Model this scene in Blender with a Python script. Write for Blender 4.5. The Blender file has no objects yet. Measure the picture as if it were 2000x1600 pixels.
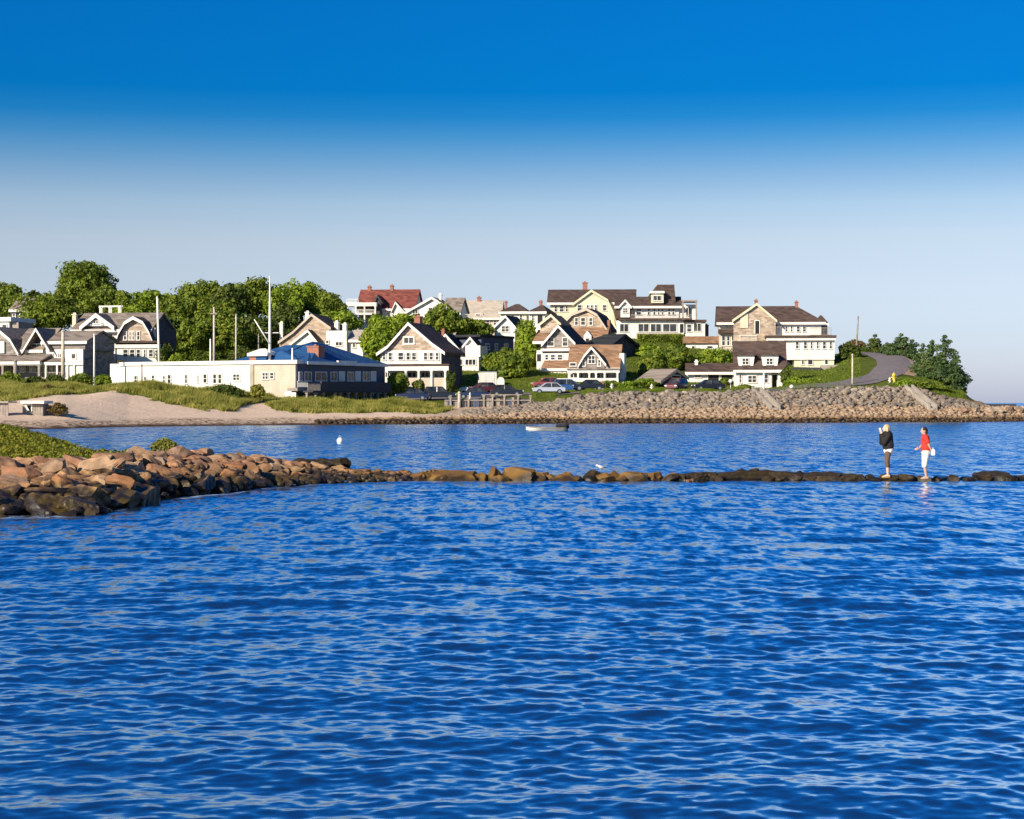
import bpy, bmesh, math, random
import numpy as np
from mathutils import Vector, Matrix

# ------------------------------------------------------------------ camera, sky, sun, exposure
F, PX0, HOR, CAMZ = 3500.0, 1000.0, 787.0, 2.5     # focal length in photo pixels (2000 wide), centre column, horizon row, eye height
scene = bpy.context.scene
COL = scene.collection
cam_d = bpy.data.cameras.new('camera'); cam = bpy.data.objects.new('camera', cam_d); COL.objects.link(cam)
cam_d.sensor_width = 36.0; cam_d.lens = 36.0 * F / 2000.0; cam_d.shift_y = -(800.0 - HOR) / 2000.0
cam_d.clip_start = 0.5; cam_d.clip_end = 60000.0
cam.location = (0, 0, CAMZ); cam.rotation_euler = (math.radians(90), 0, 0)
scene.camera = cam

SUN_EL = math.radians(26)
SUN = Vector((-0.66, -0.75, 0.0)).normalized() * math.cos(SUN_EL) + Vector((0, 0, math.sin(SUN_EL)))
world = bpy.data.worlds.new('World'); scene.world = world; world.use_nodes = True
nt = world.node_tree; nt.nodes.clear()
n_out = nt.nodes.new('ShaderNodeOutputWorld'); n_bg = nt.nodes.new('ShaderNodeBackground')
n_sky = nt.nodes.new('ShaderNodeTexSky'); n_sky.sky_type = 'NISHITA'; n_sky.sun_disc = False
n_sky.sun_elevation = SUN_EL; n_sky.sun_rotation = math.atan2(SUN.x, SUN.y)
n_sky.air_density = 1.0; n_sky.dust_density = 0.6; n_sky.ozone_density = 2.0
n_tc = nt.nodes.new('ShaderNodeTexCoord'); n_sep = nt.nodes.new('ShaderNodeSeparateXYZ')
n_ramp = nt.nodes.new('ShaderNodeValToRGB'); n_mul = nt.nodes.new('ShaderNodeMix'); n_mul.data_type = 'RGBA'; n_mul.blend_type = 'MULTIPLY'
n_mul.inputs[0].default_value = 1.0
n_mr = nt.nodes.new('ShaderNodeMapRange'); n_mr.inputs[1].default_value = 0.0; n_mr.inputs[2].default_value = 0.30
L = nt.links.new
L(n_tc.outputs['Generated'], n_sep.inputs[0]); L(n_sep.outputs[2], n_mr.inputs[0]); L(n_mr.outputs[0], n_ramp.inputs[0])
L(n_sky.outputs[0], n_mul.inputs[6]); L(n_ramp.outputs[0], n_mul.inputs[7]); L(n_mul.outputs[2], n_bg.inputs[0]); L(n_bg.outputs[0], n_out.inputs[0])
n_bg.inputs[1].default_value = 0.104
# deepening of the clear air with height, the same all the way round (a polarised, very clear late-afternoon sky)
SKY_STOPS = [(0.0, (0.648, 0.725, 1.216)), (0.13, (0.687, 0.716, 1.01)), (0.225, (0.763, 0.727, 0.899)), (0.301, (0.806, 0.736, 0.833)), (0.366, (0.683, 0.698, 0.801)), (0.413, (0.478, 0.591, 0.752)), (0.45, (0.297, 0.512, 0.727)), (0.487, (0.14, 0.431, 0.703)), (0.524, (0.037, 0.356, 0.685)), (0.57, (0.004, 0.312, 0.683)), (0.642, (0.004, 0.319, 0.71)), (0.727, (0.004, 0.327, 0.729))]
def set_ramp(ramp, stops):
    el = ramp.elements
    while len(el) < len(stops): el.new(0.5)
    for e, (p, c) in zip(el, stops): e.position = p; e.color = (c[0], c[1], c[2], 1)
set_ramp(n_ramp.color_ramp, SKY_STOPS)

sun_d = bpy.data.lights.new('sun', 'SUN'); sun_o = bpy.data.objects.new('sun', sun_d); COL.objects.link(sun_o)
sun_d.energy = 5.0; sun_d.angle = math.radians(0.55); sun_d.color = (1.0, 0.87, 0.68)
sun_o.rotation_euler = (-SUN).to_track_quat('-Z', 'Y').to_euler(); sun_o.location = (-200, -150, 160)
vs = scene.view_settings
vs.view_transform = 'Standard'; vs.look = 'None'; vs.exposure = 0.45; vs.gamma = 1.0; vs.use_curve_mapping = False
scene.render.film_transparent = False
scene.cycles.max_bounces = 6; scene.cycles.transparent_max_bounces = 6

# ------------------------------------------------------------------ helpers
def tag(o, label, cat, group=None):
    o['label'] = label; o['category'] = cat
    if group: o['group'] = group
    return o
def mk(name, me, mat=None, parent=None, loc=(0, 0, 0)):
    o = bpy.data.objects.new(name, me); COL.objects.link(o)
    if mat is not None and me is not None and not me.materials: me.materials.append(mat)
    o.location = loc
    if parent is not None: o.parent = parent
    return o
def thing(name, label, cat, loc, group=None):
    o = bpy.data.objects.new(name, None); COL.objects.link(o); o.location = loc; o.empty_display_size = 0.3
    return tag(o, label, cat, group)
def pymesh(name, V, Fc, smooth=False):
    me = bpy.data.meshes.new(name); me.from_pydata([tuple(v) for v in V], [], [tuple(f) for f in Fc]); me.update()
    bm = bmesh.new(); bm.from_mesh(me); bmesh.ops.recalc_face_normals(bm, faces=bm.faces); bm.to_mesh(me); bm.free()
    if smooth: me.shade_smooth()
    return me
def fastmesh(name, V, Fc, smooth=False):
    V = np.ascontiguousarray(V, dtype=np.float32); Fc = np.ascontiguousarray(Fc, dtype=np.int32)
    k = Fc.shape[1]; me = bpy.data.meshes.new(name)
    me.vertices.add(len(V)); me.vertices.foreach_set('co', V.ravel())
    me.loops.add(Fc.size); me.loops.foreach_set('vertex_index', Fc.ravel())
    me.polygons.add(len(Fc)); me.polygons.foreach_set('loop_start', np.arange(0, Fc.size, k, dtype=np.int32))
    if smooth: me.polygons.foreach_set('use_smooth', np.ones(len(Fc), dtype=bool))
    me.update(calc_edges=True); me.validate()
    return me
def attr(me, name, vals):
    a = me.attributes.new(name, 'FLOAT', 'POINT'); a.data.foreach_set('value', np.ascontiguousarray(vals, dtype=np.float32))
def W(px, py, Y):                     # a point seen at photo pixel (px, py) standing at distance Y
    return Vector(((px - PX0) * Y / F, Y, CAMZ + (HOR - py) * Y / F))
def join(parts):                      # list of (V, F) -> one (V, F)
    V, Fc, n = [], [], 0
    for v, f in parts:
        V += [tuple(p) for p in v]; Fc += [tuple(i + n for i in q) for q in f]; n += len(v)
    return V, Fc
def boxvf(x0, x1, y0, y1, z0, z1):
    V = [(x0, y0, z0), (x1, y0, z0), (x1, y1, z0), (x0, y1, z0), (x0, y0, z1), (x1, y0, z1), (x1, y1, z1), (x0, y1, z1)]
    return V, [(0, 3, 2, 1), (4, 5, 6, 7), (0, 1, 5, 4), (1, 2, 6, 5), (2, 3, 7, 6), (3, 0, 4, 7)]
def tubevf(pts, radii, n=8, cap=True):
    pts = [Vector(p) for p in pts]; V, Fc = [], []
    for i, p in enumerate(pts):
        d = (pts[min(i + 1, len(pts) - 1)] - pts[max(i - 1, 0)]).normalized()
        a = d.cross(Vector((0, 1, 0.01)) if abs(d.y) < 0.9 else Vector((1, 0, 0))).normalized(); b = d.cross(a)
        for k in range(n):
            t = 2 * math.pi * k / n; V.append(p + (a * math.cos(t) + b * math.sin(t)) * radii[i])
    for i in range(len(pts) - 1):
        for k in range(n):
            Fc.append((i * n + k, i * n + (k + 1) % n, (i + 1) * n + (k + 1) % n, (i + 1) * n + k))
    if cap: Fc += [tuple(range(n))[::-1], tuple(range((len(pts) - 1) * n, len(pts) * n))]
    return V, Fc
def lathevf(prof, n=16):              # prof: (radius, z)
    V, Fc = [], []
    for r, z in prof:
        for k in range(n):
            t = 2 * math.pi * k / n; V.append((r * math.cos(t), r * math.sin(t), z))
    for i in range(len(prof) - 1):
        for k in range(n): Fc.append((i * n + k, i * n + (k + 1) % n, (i + 1) * n + (k + 1) % n, (i + 1) * n + k))
    Fc += [tuple(range(n))[::-1], tuple(range((len(prof) - 1) * n, len(prof) * n))]
    return V, Fc

# ------------------------------------------------------------------ materials
MATS = {}
def newmat(name):
    m = bpy.data.materials.new(name); m.use_nodes = True; MATS[name] = m
    t = m.node_tree; b = t.nodes['Principled BSDF']
    return m, t, b
def mixrgb(t, fac, a, b, mode='MIX'):
    n = t.nodes.new('ShaderNodeMix'); n.data_type = 'RGBA'; n.blend_type = mode
    for i, v in ((0, fac), (6, a), (7, b)):
        if hasattr(v, 'is_linked') or hasattr(v, 'links'): t.links.new(v, n.inputs[i])
        else: n.inputs[i].default_value = v if i == 0 else (v[0], v[1], v[2], 1)
    return n.outputs[2]
def noise(t, vec, scale, detail=4, rough=0.55, dist=0.0):
    n = t.nodes.new('ShaderNodeTexNoise'); n.inputs['Scale'].default_value = scale; n.inputs['Detail'].default_value = detail
    n.inputs['Roughness'].default_value = rough; n.inputs['Distortion'].default_value = dist
    if vec is not None: t.links.new(vec, n.inputs['Vector'])
    return n.outputs['Fac']
def ramp(t, fac, stops, interp='LINEAR'):
    n = t.nodes.new('ShaderNodeValToRGB'); n.color_ramp.interpolation = interp; set_ramp(n.color_ramp, stops); t.links.new(fac, n.inputs[0]); return n.outputs[0]
def rampf(t, fac, a, b):
    n = t.nodes.new('ShaderNodeMapRange'); n.interpolation_type = 'SMOOTHSTEP'; n.inputs[1].default_value = a; n.inputs[2].default_value = b
    t.links.new(fac, n.inputs[0]); return n.outputs[0]
def math_(t, op, a, b):
    n = t.nodes.new('ShaderNodeMath'); n.operation = op
    for i, v in ((0, a), (1, b)):
        if isinstance(v, (int, float)): n.inputs[i].default_value = v
        else: t.links.new(v, n.inputs[i])
    return n.outputs[0]
def wpos(t):
    return t.nodes.new('ShaderNodeNewGeometry').outputs['Position']
def sep(t, v):
    n = t.nodes.new('ShaderNodeSeparateXYZ'); t.links.new(v, n.inputs[0]); return n.outputs
def bump(t, b, h, strength, dist=0.05):
    n = t.nodes.new('ShaderNodeBump'); n.inputs['Strength'].default_value = strength; n.inputs['Distance'].default_value = dist
    t.links.new(h, n.inputs['Height']); t.links.new(n.outputs[0], b.inputs['Normal'])
def c3(c, k): return (c[0] * k, c[1] * k, c[2] * k)
def paint(name, c, rough=0.7, var=0.16, scale=0.6, lines=0.0, spec=0.3, dirt=0.25, streak=True):
    """painted or natural wall surface: blotches, rain streaks, optional courses every `lines` metres"""
    m, t, b = newmat(name); p = wpos(t)
    mp = t.nodes.new('ShaderNodeMapping'); mp.inputs['Scale'].default_value = (1, 1, 0.22); t.links.new(p, mp.inputs[0])
    n1 = noise(t, p, scale, 5); n2 = noise(t, mp.outputs[0], 2.3, 4)
    col = ramp(t, n1, [(0.3, c3(c, 1 - var)), (0.7, c3(c, 1 + var * 0.4))])
    if dirt: col = mixrgb(t, math_(t, 'MULTIPLY', rampf(t, n2, 0.52, 0.75), dirt), col, (c[0] * 0.55, c[1] * 0.5, c[2] * 0.42))
    if lines:
        z = sep(t, p)[2]; fr = math_(t, 'FRACT', math_(t, 'DIVIDE', z, lines), 0.0)
        gap = rampf(t, fr, 0.22, 0.0)
        col = mixrgb(t, math_(t, 'MULTIPLY', gap, 0.3), col, c3(c, 0.4)); bump(t, b, fr, 0.6, 0.03)
    else:
        bump(t, b, noise(t, p, 6, 3), 0.25, 0.04)
    t.links.new(col, b.inputs['Base Color']); b.inputs['Roughness'].default_value = rough; b.inputs['Specular IOR Level'].default_value = spec
    return m
def shingle(name, c, course=0.42, var=0.35, rough=0.85):
    """shingled roof or wall: courses and random tabs as colour and fine relief"""
    m, t, b = newmat(name); p = wpos(t); s = sep(t, p)
    zc = math_(t, 'DIVIDE', s[2], course * 0.6); row = math_(t, 'FLOOR', zc, 0.0); fr = math_(t, 'FRACT', zc, 0.0)
    xx = math_(t, 'ADD', math_(t, 'MULTIPLY', math_(t, 'ADD', s[0], s[1]), 1.6), math_(t, 'MULTIPLY', row, 0.37))
    cb = t.nodes.new('ShaderNodeCombineXYZ'); t.links.new(math_(t, 'FLOOR', xx, 0.0), cb.inputs[0]); t.links.new(row, cb.inputs[1])
    wn = t.nodes.new('ShaderNodeTexWhiteNoise'); t.links.new(cb.outputs[0], wn.inputs[0])
    col = ramp(t, wn.outputs['Value'], [(0.0, c3(c, 1 - var)), (1.0, c3(c, 1 + var))])
    col = mixrgb(t, math_(t, 'MULTIPLY', rampf(t, fr, 0.18, 0.0), 0.45), col, c3(c, 0.35))
    col = mixrgb(t, math_(t, 'MULTIPLY', rampf(t, noise(t, p, 0.5, 5), 0.45, 0.7), 0.35), col, (c[0] * 1.25 + .01, c[1] * 1.15, c[2] * 1.0))
    t.links.new(col, b.inputs['Base Color']); b.inputs['Roughness'].default_value = rough; b.inputs['Specular IOR Level'].default_value = 0.25
    bump(t, b, math_(t, 'ADD', fr, wn.outputs['Value']), 0.4, 0.03)
    return m
def plain(name, c, rough=0.5, metal=0.0, var=0.15, scale=3.0, spec=0.5):
    m, t, b = newmat(name); tc = t.nodes.new('ShaderNodeTexCoord')
    n1 = noise(t, tc.outputs['Object'], scale, 4)
    t.links.new(ramp(t, n1, [(0.3, c3(c, 1 - var)), (0.7, c3(c, 1 + var))]), b.inputs['Base Color'])
    b.inputs['Roughness'].default_value = rough; b.inputs['Metallic'].default_value = metal; b.inputs['Specular IOR Level'].default_value = spec
    return m

white = paint('white_paint', (0.80, 0.78, 0.72), lines=0.0, dirt=0.35)
white_sid = paint('white_siding', (0.80, 0.79, 0.74), lines=0.30, dirt=0.4)
cream = paint('cream_siding', (0.76, 0.70, 0.50), lines=0.30)
beige = paint('beige_siding', (0.58, 0.50, 0.40), lines=0.34)
tan_sh = shingle('tan_wall_shingle', (0.44, 0.35, 0.27))
grey_sh = shingle('grey_and_shade_shingle', (0.26, 0.23, 0.21))  # grey shingle, also used to paint shade on some side walls
dark_sh = shingle('dark_and_shade_shingle', (0.07, 0.07, 0.085))  # dark shingle, also shade put into the colour of some walls
roof_br = shingle('brown_roof_shingle', (0.088, 0.060, 0.050))
roof_gr = shingle('grey_roof_shingle', (0.235, 0.195, 0.165))
roof_tan = shingle('tan_roof_shingle', (0.28, 0.165, 0.10))
roof_pale = shingle('pale_roof_shingle', (0.47, 0.41, 0.34), var=0.15)
roof_red = shingle('red_roof_shingle', (0.21, 0.065, 0.05))
roof_dk = shingle('charcoal_roof_shingle', (0.03, 0.034, 0.042))
roof_bl = shingle('blue_roof_shingle', (0.016, 0.080, 0.22), var=0.2)
navy = paint('navy_and_shade_siding', (0.085, 0.105, 0.17), lines=0.32)  # navy planks, and painted shade on walls turned from the sun
deckdk = paint('dark_deck_boards', (0.055, 0.055, 0.07), lines=0.25)
concrete = paint('concrete', (0.42, 0.37, 0.31), var=0.25)
wood = paint('weathered_wood', (0.34, 0.29, 0.25), var=0.3, scale=2.0, dirt=0.4)
flatroof = paint('flat_roof_gravel', (0.50, 0.47, 0.42), var=0.2)
black = plain('dark_interior', (0.012, 0.012, 0.014), rough=0.8)

def brickmat():
    m, t, b = newmat('brick'); p = wpos(t)
    mp = t.nodes.new('ShaderNodeMapping'); mp.inputs['Rotation'].default_value = (math.radians(90), 0, 0); t.links.new(p, mp.inputs[0])
    n = t.nodes.new('ShaderNodeTexBrick'); t.links.new(mp.outputs[0], n.inputs[0]); n.inputs['Scale'].default_value = 3.0
    n.inputs['Color1'].default_value = (0.36, 0.115, 0.06, 1); n.inputs['Color2'].default_value = (0.25, 0.075, 0.045, 1); n.inputs['Mortar'].default_value = (0.38, 0.3, 0.25, 1)
    t.links.new(n.outputs[0], b.inputs['Base Color']); b.inputs['Roughness'].default_value = 0.9
    return m
brick = brickmat()
def glassmat():
    m, t, b = newmat('window_glass'); p = wpos(t)
    n1 = noise(t, p, 0.9, 2)
    t.links.new(ramp(t, n1, [(0.35, (0.012, 0.016, 0.022)), (0.62, (0.05, 0.055, 0.06)), (0.75, (0.17, 0.16, 0.14))]), b.inputs['Base Color'])
    b.inputs['Roughness'].default_value = 0.12; b.inputs['Specular IOR Level'].default_value = 0.5
    return m
glass = glassmat()
# ------------------------------------------------------------------ land: one height field, profiles across the shore
PROF = {  # photo column -> (waterline distance, [(distance, height), ...])
 -500: (158, [(158,0),(172,1.2),(184,1.8),(196,2.8),(206,3.9),(214,4.5),(240,5.2),(262,6.2),(290,9.7),(330,15),(400,17),(900,14)]),
 0:    (166, [(166,0),(180,1.2),(190,1.8),(200,2.6),(210,3.8),(216,4.5),(240,5.2),(262,6.2),(290,9.7),(330,15),(400,17),(900,14)]),
 130:  (174, [(174,0),(185,1.2),(200,2.6),(212,3.6),(218,4.3),(240,5.0),(262,6.2),(290,9.5),(330,15),(400,17),(900,14)]),
 250:  (186, [(186,0),(195,0.9),(208,2.4),(214,3.6),(219,4.4),(245,4.8),(262,6.0),(290,9.5),(330,14.5),(400,16),(900,14)]),
 400:  (194, [(194,0),(203,0.9),(212,1.9),(219,3.2),(224,4.0),(245,4.6),(262,6.0),(290,9.5),(330,14),(400,15.5),(900,14)]),
 500:  (198, [(198,0),(205,0.6),(214,1.4),(222,2.6),(226,3.1),(240,3.9),(262,6.0),(290,9.5),(330,14),(400,15),(900,14)]),
 620:  (203, [(203,0),(209,0.6),(217,1.3),(224,2.3),(228,2.6),(245,3.2),(262,5.2),(290,9),(330,13.5),(400,15),(900,14)]),
 760:  (208, [(208,0),(213,0.6),(221,1.4),(229,2.3),(235,2.6),(246,3.1),(252,4.7),(258,5.1),(280,7.5),(300,11),(330,14),(400,15),(900,14)]),
 900:  (211, [(211,0),(216,0.6),(224,1.2),(231,1.8),(234,2.6),(248,3.3),(253,4.0),(262,4.9),(280,8),(300,11.3),(330,14.2),(400,15),(900,14)]),
 1050: (214, [(214,0),(219,0.8),(226,1.6),(232,2.3),(235,3.1),(246,3.8),(252,4.5),(262,5.3),(280,8.5),(300,11.5),(330,14.3),(400,15),(900,14)]),
 1200: (217, [(217,0),(221,0.8),(228,1.6),(236,3.9),(246,4.1),(252,4.8),(262,5.5),(280,8.5),(300,12),(320,14.2),(400,15),(900,14)]),
 1350: (220, [(220,0),(224,0.8),(231,1.6),(239,4.0),(247,4.1),(256,4.6),(266,5.3),(272,6.0),(285,8.6),(305,12),(325,14.2),(400,15),(900,14)]),
 1500: (223, [(223,0),(227,0.8),(233,1.7),(241,3.9),(248,4.2),(256,4.5),(264,4.7),(272,5.4),(285,6.9),(297,8.2),(310,10.8),(330,12.6),(400,13.5),(900,12)]),
 1600: (226, [(226,0),(230,0.8),(236,1.7),(244,4.1),(250,4.8),(262,5.8),(280,6.9),(296,7.9),(305,9.4),(330,11.5),(400,11.5),(900,9)]),
 1680: (229, [(229,0),(233,0.8),(239,1.7),(247,4.4),(255,5.4),(270,7.3),(290,9.3),(310,11.2),(330,11.8),(400,9),(500,-2),(900,-4)]),
 1760: (231, [(231,0),(235,0.8),(241,1.7),(249,4.6),(255,5.6),(275,8.2),(300,10.5),(320,10.9),(350,9),(420,3),(480,-2),(900,-4)]),
 1820: (233, [(233,0),(237,0.8),(243,1.7),(251,4.2),(258,5.4),(275,7.6),(290,8.4),(310,7.5),(340,3),(370,-2),(900,-4)]),
 1870: (235, [(235,0),(239,0.8),(245,1.7),(251,3.0),(257,4.2),(268,4.9),(285,4.5),(310,1),(330,-2),(900,-4)]),
 1910: (236, [(236,0),(240,0.8),(246,1.7),(251,2.4),(258,2.8),(270,2.4),(290,-0.5),(310,-2),(900,-4)]),
 1950: (238, [(238,0),(242,0.8),(247,1.6),(254,1.9),(262,1.4),(276,-1),(300,-2),(900,-4)]),
 2000: (242, [(242,0),(245,0.8),(250,1.5),(256,1.8),(264,1.3),(278,-1),(300,-2),(900,-4)]),
 2500: (265, [(265,0),(268,0.8),(273,1.4),(279,1.6),(287,1.1),(300,-1),(330,-2),(900,-4)]),
}
PC = np.array(sorted(PROF)); PWL = np.array([PROF[c][0] for c in PC], float)
DG = np.linspace(-40, 640, 681)
PT = np.array([np.interp(DG, [-40, -8] + [y - PROF[c][0] for y, z in PROF[c][1]], [-4, -0.9] + [z for y, z in PROF[c][1]]) for c in PC])
PT = np.array([np.convolve(np.pad(r, 2, mode='edge'), np.ones(5) / 5, mode='valid') for r in PT])
rng0 = np.random.default_rng(3)
def vnoise(x, y, seed=0, oct=4):      # smooth sum-of-waves noise about -1..1
    r = np.random.default_rng(seed); out = 0
    for o in range(oct):
        for k in range(3):
            a = r.uniform(0, 6.28); f = (0.12 * 2.1 ** o) * r.uniform(.7, 1.3); out = out + np.sin((x * math.cos(a) + y * math.sin(a)) * f + r.uniform(0, 6.28)) / (1.7 ** o * 3)
    return out
def shore(px): return np.interp(px, PC, PWL)
def zt(X, Y):
    X = np.asarray(X, float); Y = np.asarray(Y, float)
    px = np.clip(PX0 + F * X / Y, PC[0], PC[-1] - 1e-3)
    d = np.clip(Y - shore(px), -40, 639.9)
    i = np.clip(np.searchsorted(PC, px, side='right') - 1, 0, len(PC) - 2); fx = (px - PC[i]) / (PC[i + 1] - PC[i]); fx = fx * fx * (3 - 2 * fx)
    j = np.floor(d + 40).astype(int); fd = d + 40 - j
    z = (PT[i, j] * (1 - fd) + PT[i, j + 1] * fd) * (1 - fx) + (PT[i + 1, j] * (1 - fd) + PT[i + 1, j + 1] * fd) * fx
    return z + 0.10 * vnoise(X * 3, Y * 3, 5) * np.clip((d - 2) / 10, 0, 1)
def ground(px, Y): return float(zt((px - PX0) * Y / F, Y))
DGRASS = ([-500, 0, 130, 200, 250, 330, 400, 455, 480, 510, 540, 620, 760, 850, 900, 1050, 1200, 1400, 1700, 1800, 1860, 1900, 1950, 2500],
          [34,   33, 38, 34,  29,  21,  15.5,  16,  23,  25,  17,  14,  12.5,  12,  22,  20,   19,   18,   18,   17,   17,   19,  60,   80])
def build_terrain():
    pxs = np.arange(-500, 2501, 5.0); ys = np.concatenate([np.arange(150, 360, 1.0), np.arange(360, 900, 15.0)])
    PX, YY = np.meshgrid(pxs, ys); XX = (PX - PX0) * YY / F
    Z = zt(XX, YY)
    nc = len(pxs); nr = len(ys); idx = np.arange(nc * nr).reshape(nr, nc)
    Fc = np.stack([idx[:-1, :-1], idx[:-1, 1:], idx[1:, 1:], idx[1:, :-1]], -1).reshape(-1, 4)
    me = fastmesh('terrain', np.stack([XX, YY, Z], -1).reshape(-1, 3), Fc, True)
    d = YY - shore(PX); dg = np.interp(PX, *DGRASS) + 2.2 * vnoise(XX * 6, YY * 6, 9)
    attr(me, 'grass', np.clip((d - dg) / 2.0 + 0.5, 0, 1).ravel())
    attr(me, 'gravel', np.clip((PX - 780) / 200, 0, 1).ravel())
    m, t, b = newmat('land'); p = wpos(t)
    a1 = t.nodes.new('ShaderNodeAttribute'); a1.attribute_name = 'grass'; a2 = t.nodes.new('ShaderNodeAttribute'); a2.attribute_name = 'gravel'
    n1 = noise(t, p, 0.35, 6); n2 = noise(t, p, 2.2, 5)
    sand = ramp(t, n2, [(0.3, (0.66, 0.48, 0.34)), (0.7, (0.82, 0.64, 0.48))])
    vr = t.nodes.new('ShaderNodeTexVoronoi'); vr.inputs['Scale'].default_value = 2.4; t.links.new(p, vr.inputs['Vector'])
    grav = ramp(t, vr.outputs['Distance'], [(0.0, (0.50, 0.37, 0.24)), (0.55, (0.34, 0.235, 0.15)), (0.9, (0.10, 0.07, 0.05))])
    low = mixrgb(t, a2.outputs['Fac'], sand, grav)
    z = sep(t, p)[2]
    wr = rampf(t, math_(t, 'ADD', z, math_(t, 'MULTIPLY', n1, 0.9)), 1.35, 0.95)      # wrack and damp along the tide line
    low = mixrgb(t, math_(t, 'MULTIPLY', wr, rampf(t, n2, 0.42, 0.6)), low, (0.12, 0.075, 0.04))
    wet = rampf(t, math_(t, 'ADD', z, math_(t, 'MULTIPLY', n1, 0.5)), 0.62, 0.3)
    low = mixrgb(t, wet, low, (0.075, 0.045, 0.028))
    gr = ramp(t, math_(t, 'ADD', math_(t, 'MULTIPLY', n1, 0.6), math_(t, 'MULTIPLY', n2, 0.4)), [(0.3, (0.045, 0.075, 0.010)), (0.5, (0.095, 0.125, 0.014)), (0.68, (0.18, 0.165, 0.035))])
    col = mixrgb(t, rampf(t, math_(t, 'ADD', a1.outputs['Fac'], math_(t, 'MULTIPLY', math_(t, 'SUBTRACT', n2, 0.5), 0.9)), 0.4, 0.6), low, gr)
    t.links.new(col, b.inputs['Base Color']); b.inputs['Roughness'].default_value = 0.95; b.inputs['Specular IOR Level'].default_value = 0.1
    bump(t, b, math_(t, 'ADD', n2, noise(t, p, 9, 3)), 0.8, 0.12)
    o = mk('terrain', me, m); o['kind'] = 'structure'
build_terrain()

# ------------------------------------------------------------------ roads
def strip(name, pts, width, mat, lift, nseg=5):
    P = []
    for (a, b) in zip(pts[:-1], pts[1:]):
        n = max(2, int(math.hypot(b[0] - a[0], b[1] - a[1]) / 1.0))
        for k in range(n): P.append((a[0] + (b[0] - a[0]) * k / n, a[1] + (b[1] - a[1]) * k / n))
    P.append(pts[-1]); P = np.array(P)
    for _ in range(12): P[1:-1] = (P[:-2] + 2 * P[1:-1] + P[2:]) / 4
    T = np.gradient(P, axis=0); T /= np.linalg.norm(T, axis=1)[:, None]; N = np.stack([-T[:, 1], T[:, 0]], 1)
    V = []
    for s in np.linspace(-width / 2, width / 2, nseg):
        q = P + N * s; V.append(np.stack([q[:, 0], q[:, 1], zt(q[:, 0], q[:, 1]) + lift], 1))
    V = np.array(V); n = len(P); idx = np.arange(nseg * n).reshape(nseg, n)
    Fc = np.stack([idx[:-1, :-1], idx[:-1, 1:], idx[1:, 1:], idx[1:, :-1]], -1).reshape(-1, 4)
    o = mk(name, fastmesh(name, V.reshape(-1, 3), Fc, True), mat); o['kind'] = 'structure'; return o
asphalt = paint('asphalt', (0.21, 0.18, 0.18), var=0.25, scale=1.5, rough=0.9, dirt=0.3)
verge = paint('dry_earth', (0.42, 0.30, 0.20), var=0.3, scale=1.2, rough=0.95)
def wp(px, Y): return ((px - PX0) * Y / F, Y)
HEAD_ROAD = [wp(1480, 247.5), wp(1600, 250), wp(1680, 254), wp(1728, 263), wp(1748, 277), wp(1742, 292), wp(1722, 304), wp(1690, 312)]
strip('road', [wp(780, 243), wp(900, 243), wp(1050, 243), wp(1200, 243.5), wp(1400, 245.5)] + HEAD_ROAD[:1], 6.5, asphalt, 0.07)
strip('road', HEAD_ROAD, 5.2, asphalt, 0.10, 9)
strip('road_verge', [wp(1766, 263), wp(1796, 277), wp(1792, 293), wp(1765, 306)], 5.6, verge, 0.09, 7)

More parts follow.
